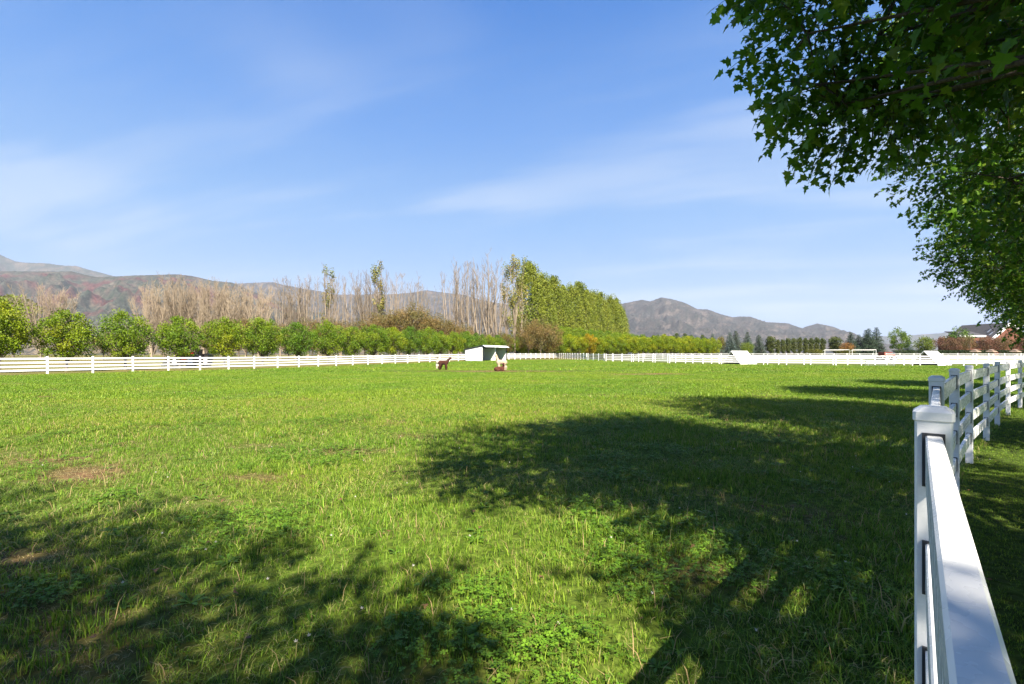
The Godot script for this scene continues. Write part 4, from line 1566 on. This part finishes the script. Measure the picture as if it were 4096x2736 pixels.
# one skin over bones given as [a, b, radius at a, radius at b], joined smoothly
func skin(bones: Array, cell: float, blend: float) -> ArrayMesh:
	var lo := Vector3.INF
	var hi := -Vector3.INF
	for b in bones:
		var m := maxf(b[2], b[3]) + blend + cell * 2.0
		for e in [b[0], b[1]]:
			lo = lo.min(e - Vector3.ONE * m)
			hi = hi.max(e + Vector3.ONE * m)
	var n := Vector3i(((hi - lo) / cell).ceil()) + Vector3i.ONE
	var field := PackedFloat32Array()
	field.resize(n.x * n.y * n.z)
	field.fill(1.0)
	for b in bones:
		var a: Vector3 = b[0]
		var ab: Vector3 = b[1] - a
		var l2 := maxf(ab.length_squared(), 1e-9)
		var m := maxf(b[2], b[3]) + blend + cell * 2.0
		var q0 := Vector3i(((a.min(b[1]) - Vector3.ONE * m - lo) / cell).floor()).max(Vector3i.ZERO)
		var q1 := Vector3i(((a.max(b[1]) + Vector3.ONE * m - lo) / cell).ceil()).min(n - Vector3i.ONE)
		for z in range(q0.z, q1.z + 1):
			for y in range(q0.y, q1.y + 1):
				for x in range(q0.x, q1.x + 1):
					var p := lo + Vector3(x, y, z) * cell
					var t := clampf((p - a).dot(ab) / l2, 0.0, 1.0)
					var d := p.distance_to(a + ab * t) - lerpf(b[2], b[3], t)
					var k := x + n.x * (y + n.y * z)
					var f := field[k]
					var h := maxf(blend - absf(d - f), 0.0) / blend
					field[k] = minf(d, f) - h * h * blend * 0.25
	var s := Shape.new()
	var at := {}
	var step := [1, n.x, n.x * n.y]
	for z in n.z - 1:
		for y in n.y - 1:
			for x in n.x - 1:
				var k := x + n.x * (y + n.y * z)
				var inside := 0
				var sum := Vector3.ZERO
				var cuts := 0
				for c in 8:
					var kc: int = k + (c & 1) * step[0] + ((c >> 1) & 1) * step[1] + ((c >> 2) & 1) * step[2]
					if field[kc] < 0.0:
						inside += 1
				if inside == 0 or inside == 8:
					continue
				for e in 3:
					for c in 8:
						if (c >> e) & 1:
							continue
						var c2: int = c | (1 << e)
						var ka: int = k + (c & 1) * step[0] + ((c >> 1) & 1) * step[1] + ((c >> 2) & 1) * step[2]
						var kb: int = k + (c2 & 1) * step[0] + ((c2 >> 1) & 1) * step[1] + ((c2 >> 2) & 1) * step[2]
						var fa := field[ka]
						var fb := field[kb]
						if (fa < 0.0) != (fb < 0.0):
							var pa := Vector3(c & 1, (c >> 1) & 1, (c >> 2) & 1)
							var pb := Vector3(c2 & 1, (c2 >> 1) & 1, (c2 >> 2) & 1)
							sum += pa.lerp(pb, fa / (fa - fb))
							cuts += 1
				at[k] = s.vert(lo + (Vector3(x, y, z) + sum / cuts) * cell)
	for k in at:
		for e in 3:
			var e1: int = (e + 1) % 3
			var e2: int = (e + 2) % 3
			var fa := field[k]
			var fb := field[k + step[e]]
			if (fa < 0.0) == (fb < 0.0):
				continue
			var q := [k, k - step[e1], k - step[e1] - step[e2], k - step[e2]]
			if not (at.has(q[1]) and at.has(q[2]) and at.has(q[3])):
				continue
			var v := [at[q[0]], at[q[1]], at[q[2]], at[q[3]]]
			if fa < 0.0:
				s.i.append_array([v[0], v[2], v[1], v[0], v[3], v[2]])
			else:
				s.i.append_array([v[0], v[1], v[2], v[0], v[2], v[3]])
	return s.done(true)


func fleece(r: float, g: float, b: float) -> StandardMaterial3D:
	var m := paint(r, g, b, 0.95)
	m.uv1_triplanar = true
	m.uv1_scale = Vector3(2.2, 2.2, 2.2)
	m.albedo_texture = noise_texture(0.05, 4, Color(0.72, 0.7, 0.68), Color(1, 1, 1), 61, 256)
	m.heightmap_enabled = true
	m.heightmap_texture = noise_texture(0.07, 4, Color.BLACK, Color.WHITE, 62, 256)
	m.heightmap_scale = 4.0
	return m


# bones of a standing alpaca facing +x; head: where the poll is, look: which way the face points
func standing(head: Vector3, look: Vector3) -> Array:
	var out := [
		[Vector3(-0.32, 0.74, 0), Vector3(0.27, 0.76, 0), 0.235, 0.22],
		[Vector3(-0.36, 0.78, 0), Vector3(-0.47, 0.70, 0), 0.13, 0.07],
		[Vector3(0.30, 0.80, 0), Vector3(0.30, 0.80, 0).lerp(head, 0.4), 0.16, 0.105],
		[Vector3(0.30, 0.80, 0).lerp(head, 0.4), head, 0.115, 0.09],
		[head, head + look * 0.07, 0.092, 0.085],
		[head + look * 0.07 - Vector3(0, 0.015, 0), head + look * 0.17 - Vector3(0, 0.045, 0), 0.06, 0.042],
	]
	for s in [-1.0, 1.0]:
		var w: Vector3 = look.cross(Vector3.UP).normalized() * s
		out.append([head + w * 0.045 + Vector3(0, 0.06, 0), head + w * 0.065 + Vector3(0, 0.165, 0), 0.026, 0.012])
		var st: float = 0.04 * s
		out.append([Vector3(0.24, 0.64, s * 0.11), Vector3(0.25 + st, 0.36, s * 0.115), 0.13, 0.105])
		out.append([Vector3(0.25 + st, 0.36, s * 0.115), Vector3(0.25 + st, 0.09, s * 0.115), 0.105, 0.075])
		out.append([Vector3(0.25 + st, 0.06, s * 0.115), Vector3(0.285 + st, 0.035, s * 0.115), 0.04, 0.034])
		out.append([Vector3(-0.31, 0.64, s * 0.11), Vector3(-0.28 - st, 0.46, s * 0.12), 0.145, 0.105])
		out.append([Vector3(-0.28 - st, 0.46, s * 0.12), Vector3(-0.37 - st, 0.30, s * 0.12), 0.12, 0.105])
		out.append([Vector3(-0.37 - st, 0.30, s * 0.12), Vector3(-0.35 - st, 0.08, s * 0.12), 0.105, 0.075])
		out.append([Vector3(-0.35 - st, 0.06, s * 0.12), Vector3(-0.315 - st, 0.035, s * 0.12), 0.04, 0.034])
	return out


func face(t: Node3D, head: Vector3, look: Vector3) -> void:
	for s in [-1.0, 1.0]:
		var w: Vector3 = look.cross(Vector3.UP).normalized() * s
		var m := SphereMesh.new()
		m.radius = 0.014
		m.height = 0.028
		m.radial_segments = 10
		m.rings = 6
		var e := part("eye", m, mats.black, t)
		e.position = head + look * 0.105 + w * 0.066 + Vector3(0, 0.012, 0)
	var n := SphereMesh.new()
	n.radius = 0.024
	n.height = 0.034
	n.radial_segments = 10
	n.rings = 6
	var o := part("nose", n, mats.black, t)
	o.position = head + look * 0.205 - Vector3(0, 0.045, 0)


func build_alpacas() -> void:
	var brown := fleece(0.075, 0.019, 0.009)
	var russet := fleece(0.11, 0.030, 0.014)
	var cream := fleece(0.62, 0.50, 0.36)
	var white := fleece(0.72, 0.66, 0.56)
	var g := "alpacas grazing the worn patch"
	# brown one seen from the side, facing right
	var head := Vector3(0.62, 1.17, 0)
	var look := Vector3(1, -0.05, 0.12).normalized()
	var t := thing("alpaca", "dark brown alpaca standing sideways on the pasture", "alpaca", on_ground(-6.85, 47.6), 0.0, g)
	part("body", skin(standing(head, look), 0.024, 0.07), brown, t)
	face(t, head, look)
	# white one behind it, facing the eye
	head = Vector3(0.42, 1.36, 0)
	look = Vector3(1, -0.08, -0.25).normalized()
	t = thing("alpaca", "white alpaca standing behind the dark brown one, head raised", "alpaca", on_ground(-7.95, 51.6), -1.75, g)
	part("body", skin(standing(head, look), 0.024, 0.07), white, t)
	face(t, head, look)
	# cream one facing left
	head = Vector3(0.50, 1.38, 0)
	look = Vector3(0.8, 0.12, -0.55).normalized()
	t = thing("alpaca", "cream alpaca standing over the lying russet one", "alpaca", on_ground(-1.05, 47.2), PI - 0.12, g)
	t.scale = Vector3.ONE * 1.06
	part("body", skin(standing(head, look), 0.024, 0.07), cream, t)
	face(t, head, look)
	# russet one lying, neck up, looking at the eye
	head = Vector3(0.36, 0.66, 0.05)
	look = Vector3(0.15, -0.1, 1.0).normalized()
	var bones := [
		[Vector3(-0.34, 0.20, 0), Vector3(0.24, 0.24, 0), 0.20, 0.20],
		[Vector3(-0.40, 0.20, 0), Vector3(-0.52, 0.13, 0), 0.12, 0.06],
		[Vector3(0.27, 0.30, 0), Vector3(0.36, 0.48, 0.03), 0.14, 0.095],
		[Vector3(0.36, 0.48, 0.03), head, 0.095, 0.078],
		[head, head + look * 0.07, 0.09, 0.082],
		[head + look * 0.07, head + look * 0.17 - Vector3(0, 0.03, 0), 0.058, 0.042],
	]
	for s in [-1.0, 1.0]:
		bones.append([head + Vector3(0.045 * s, 0.06, 0), head + Vector3(0.075 * s, 0.17, -0.01), 0.026, 0.012])
		bones.append([Vector3(-0.28, 0.14, s * 0.16), Vector3(-0.02, 0.09, s * 0.20), 0.12, 0.075])
		bones.append([Vector3(-0.02, 0.09, s * 0.20), Vector3(-0.2, 0.045, s * 0.22), 0.06, 0.045])
		bones.append([Vector3(0.24, 0.14, s * 0.13), Vector3(0.40, 0.07, s * 0.13), 0.10, 0.06])
		bones.append([Vector3(0.40, 0.06, s * 0.13), Vector3(0.22, 0.045, s * 0.15), 0.05, 0.042])
	t = thing("alpaca", "russet alpaca lying on the worn ground with its head up", "alpaca", on_ground(-1.15, 44.6), 0.0, g)
	part("body", skin(bones, 0.024, 0.06), russet, t)
	face(t, head, look)


# ---------------------------------------------------------------- grass

# a tuft of bent blades
func tuft(r: RandomNumberGenerator, n: int, spread_r: float, h: float, w: float, lean: float, cols: Array) -> ArrayMesh:
	var s := Shape.new()
	for k in n:
		var c: Color = cols[r.randi() % cols.size()]
		var g := r.randf_range(0.75, 1.25)
		s.tint = Color(c.r * g, c.g * g, c.b * g)
		var a := r.randf() * TAU
		var p := Vector3(cos(a), 0, sin(a)) * spread_r * sqrt(r.randf()) - Vector3(0, 0.01, 0)
		var b := r.randf() * TAU
		var out := Vector3(cos(b), 0, sin(b))
		var side := out.cross(Vector3.UP).rotated(Vector3.UP, r.randf_range(-0.9, 0.9)) * w * r.randf_range(0.6, 1.3) * 0.5
		var hh := h * r.randf_range(0.45, 1.2)
		var l := lean * r.randf_range(0.2, 1.4) * hh
		var m := p + Vector3(0, hh * 0.58, 0) + out * l * 0.35
		var tip := p + Vector3(0, hh * (1.0 - 0.25 * lean), 0) + out * l
		s.quad(p - side, m - side * 0.85, m + side * 0.85, p + side)
		s.tri(m - side * 0.85, tip, m + side * 0.85)
	return s.done()


func clover(r: RandomNumberGenerator, n: int, spread_r: float, size: float, cols: Array) -> ArrayMesh:
	var s := Shape.new()
	for k in n:
		var c: Color = cols[r.randi() % cols.size()]
		var g := r.randf_range(0.8, 1.25)
		var a := r.randf() * TAU
		var p := Vector3(cos(a), 0, sin(a)) * spread_r * sqrt(r.randf())
		p.y = r.randf_range(0.025, 0.075)
		s.tint = Color(0.1, 0.15, 0.03)
		s.quad(Vector3(p.x, 0, p.z), p, p + Vector3(0.0015, 0, 0), Vector3(p.x + 0.0015, 0, p.z))
		s.tint = Color(c.r * g, c.g * g, c.b * g)
		var b := Basis(Vector3(r.randfn(), 0, r.randfn()).normalized(), r.randf_range(0.0, 0.55)) * Basis(Vector3.UP, r.randf() * TAU)
		var q := size * r.randf_range(0.7, 1.25)
		for j in 3:
			var t := b * Basis(Vector3.UP, TAU * j / 3.0)
			s.quad(p, p + t * Vector3(0.42, 0.08, -0.62) * q, p + t * Vector3(0, 0.02, -0.98) * q, p + t * Vector3(-0.42, 0.08, -0.62) * q)
	return s.done()


func rosette(r: RandomNumberGenerator, n: int, len: float, cols: Array) -> ArrayMesh:
	var s := Shape.new()
	for k in n:
		var c: Color = cols[r.randi() % cols.size()]
		var g := r.randf_range(0.8, 1.25)
		s.tint = Color(c.r * g, c.g * g, c.b * g)
		var a := TAU * k / n + r.randf_range(-0.4, 0.4)
		var out := Vector3(cos(a), 0, sin(a))
		var side := out.cross(Vector3.UP)
		var l := len * r.randf_range(0.6, 1.2)
		var up := r.randf_range(0.25, 0.9)
		var last := Vector3.ZERO
		var lw := 0.004
		for j in 5:
			var f := (j + 1) / 5.0
			var p := out * l * f + Vector3(0, l * up * (f - 0.55 * f * f), 0)
			var w: float = [0.004, 0.007, 0.010, 0.009, 0.001][j]
			s.quad(last - side * lw, p - side * w, p + side * w, last + side * lw)
			last = p
			lw = w
	return s.done()


func scatter(called: String, label: String, m: Mesh, places: Array, tints: PackedColorArray, parent: Node) -> void:
	if places.is_empty():
		return
	var mm := MultiMesh.new()
	mm.transform_format = MultiMesh.TRANSFORM_3D
	mm.use_colors = true
	mm.mesh = m
	mm.instance_count = places.size()
	for k in places.size():
		mm.set_instance_transform(k, places[k])
		mm.set_instance_color(k, tints[k])
	var o := MultiMeshInstance3D.new()
	o.name = called
	o.multimesh = mm
	o.material_override = mats.grass
	parent.add_child(o, true)
	stuff(o)


func build_grass() -> void:
	var r := grown(77)
	var green := [Color(0.128, 0.225, 0.017), Color(0.168, 0.27, 0.024), Color(0.075, 0.155, 0.013), Color(0.225, 0.315, 0.038)]
	var mixed := green + green + [Color(0.28, 0.28, 0.07), Color(0.36, 0.30, 0.13)]
	var straw := [Color(0.42, 0.33, 0.17), Color(0.34, 0.25, 0.12), Color(0.27, 0.19, 0.09), Color(0.2, 0.2, 0.06)]
	var fresh := [Color(0.095, 0.20, 0.014), Color(0.12, 0.225, 0.018), Color(0.08, 0.165, 0.014)]
	# kinds: meshes for each ring of distance
	var rings := [
		{"from": 0.6, "to": 7.0, "per": 250.0, "n": 16, "r": 0.045, "h": 0.076, "w": 0.0042, "v": 4},
		{"from": 7.0, "to": 16.0, "per": 95.0, "n": 17, "r": 0.075, "h": 0.085, "w": 0.0062, "v": 3},
		{"from": 16.0, "to": 40.0, "per": 26.0, "n": 26, "r": 0.15, "h": 0.09, "w": 0.011, "v": 3},
		{"from": 40.0, "to": 100.0, "per": 4.6, "n": 34, "r": 0.36, "h": 0.10, "w": 0.026, "v": 3},
	]
	var field := Node3D.new()
	field.name = "pasture_grass"
	add_child(field)
	field.set_meta("label", "green pasture grass with clover covering the fenced field")
	field.set_meta("category", "grass")
	stuff(field)
	var lawn := Node3D.new()
	lawn.name = "lawn_grass"
	add_child(lawn)
	lawn.set_meta("label", "short mown lawn on the maple side of the fence")
	lawn.set_meta("category", "grass")
	stuff(lawn)
	for g in rings:
		var kinds := []   # upright, messy, straw, short lawn
		for v in g.v:
			kinds.append([tuft(r, g.n, g.r, g.h, g.w, 0.55, green if v % 2 or g.from > 10.0 else mixed), tuft(r, g.n, g.r, g.h * 0.8, g.w, 1.15, mixed if g.from < 10.0 else green + green + mixed), tuft(r, g.n, g.r * 1.1, g.h * 0.5, g.w * 0.8, 1.6, straw), tuft(r, int(g.n * 1.2), g.r, g.h * 0.45, g.w * 0.8, 0.6, green)])
		var places := []
		var tints := []
		for v in g.v:
			for q in 4:
				places.append([])
				tints.append(PackedColorArray())
		var step := 1.0 / sqrt(g.per)
		var d: float = g.from
		while d < g.to:
			var reach := d * 1.14 + 2.2
			var x := -reach
			while x < reach:
				var px := x + r.randf_range(-0.6, 0.6) * step
				var pd := d + r.randf_range(-0.6, 0.6) * step
				x += step
				var kind := -1
				var tint := Color(1, 1, 1)
				var size := 1.0
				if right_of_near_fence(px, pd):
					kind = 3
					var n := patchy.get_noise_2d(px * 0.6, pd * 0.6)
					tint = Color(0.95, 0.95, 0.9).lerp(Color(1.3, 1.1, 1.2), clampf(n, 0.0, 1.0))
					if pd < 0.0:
						continue
				elif in_pasture(px, pd) or (pd < 40.0 and px > 0.0):
					var bare := worn(px, pd)
					if r.randf() < bare:
						if r.randf() < 0.35:
							continue
						kind = 2
					else:
						var n := patchy.get_noise_2d(px * 0.7, pd * 0.7)
						kind = 0 if n + r.randf_range(-0.35, 0.35) > -0.05 else 1
						size = 1.0 + 0.55 * clampf(patchy.get_noise_2d(px * 1.1 + 70.0, pd * 1.1), -0.6, 0.9)
						if r.randf() < 0.03:
							size *= 1.7
						# grazed short where the animals lie and by the bare scar
						if pd > 30.0:
							size *= clampf(minf(oval(px, pd, -1.2, 44.2, 7.5, 1.9) / 2.4, oval(px, pd, 10.3, 37.3, 2.2, 0.75) / 3.5), 0.35, 1.0)
					var t := 0.7 * wide.get_noise_2d(px * 1.4, pd * 1.6) + 0.5 * patchy.get_noise_2d(px * 0.5, pd * 0.5)
					tint = Color(0.86, 0.95, 0.9).lerp(Color(1.2, 1.1, 1.0), smoothstep(-0.5, 0.55, t))
				else:
					continue
				var v: int = r.randi() % g.v
				var b := Basis(Vector3.UP, r.randf() * TAU).scaled(Vector3(size, size, size) * r.randf_range(0.8, 1.2))
				places[v * 4 + kind].append(Transform3D(b, on_ground(px, pd)))
				tints[v * 4 + kind].append(tint)
			d += step
		for v in g.v:
			for q in 4:
				scatter("blades", "", kinds[v][q], places[v * 4 + q], tints[v * 4 + q], lawn if q == 3 else field)
	# clover mats, broad-leaved weeds and dry stalks near by
	var clovers := []
	for k in 3:
		clovers.append(clover(r, 18, 0.09, 0.016, fresh))
	var weeds := []
	for k in 3:
		weeds.append(rosette(r, 8, 0.09, fresh))
	var stalks := tuft(r, 5, 0.05, 0.13, 0.004, 0.9, straw)
	var cp := [[], [], []]
	var wp := [[], [], []]
	var sp := []
	for k in 26000:
		var d := lerpf(0.8, 12.0, pow(r.randf(), 0.7))
		var x := r.randf_range(-1.15, 1.15) * d + r.randf_range(-1.5, 1.5)
		if right_of_near_fence(x, d):
			continue
		var n := patchy.get_noise_2d(x * 0.9 + 12.0, d * 0.9 - 7.0)
		var at := Transform3D(Basis(Vector3.UP, r.randf() * TAU).scaled(Vector3.ONE * r.randf_range(0.8, 1.35)), on_ground(x, d))
		if n > 0.25 and r.randf() < 0.34:
			cp[r.randi() % 3].append(at)
		elif r.randf() < 0.009:
			wp[r.randi() % 3].append(at)
		elif r.randf() < 0.05:
			sp.append(at)
	var ones := PackedColorArray()
	ones.resize(26000)
	ones.fill(Color(1, 1, 1))
	for k in 3:
		scatter("clover", "", clovers[k], cp[k], ones, field)
		scatter("weeds", "", weeds[k], wp[k], ones, field)
	scatter("dry_stalks", "", stalks, sp, ones, field)
	# a few fallen leaves and white clover heads
	var fallen := single_leaf(r, Color(0.15, 0.085, 0.04))
	var blossom := tuft(r, 9, 0.006, 0.014, 0.006, 1.2, [Color(0.62, 0.6, 0.55)])
	var fp := []
	var bp := []
	for k in 150:
		var d := lerpf(1.8, 9.0, r.randf())
		var x := r.randf_range(-1.0, 1.1) * d
		var at := on_ground(x, d)
		if k % 3 == 0:
			bp.append(Transform3D(Basis(), at + Vector3(0, 0.075, 0)))
		else:
			fp.append(Transform3D((Basis(Vector3.UP, r.randf() * TAU) * Basis(Vector3.RIGHT, r.randf_range(-0.5, 0.5))).scaled(Vector3.ONE * r.randf_range(0.03, 0.05)), at + Vector3(0, 0.04, 0)))
	scatter("fallen_leaves", "", fallen, fp, ones, field)
	scatter("clover_heads", "", blossom, bp, ones, field)
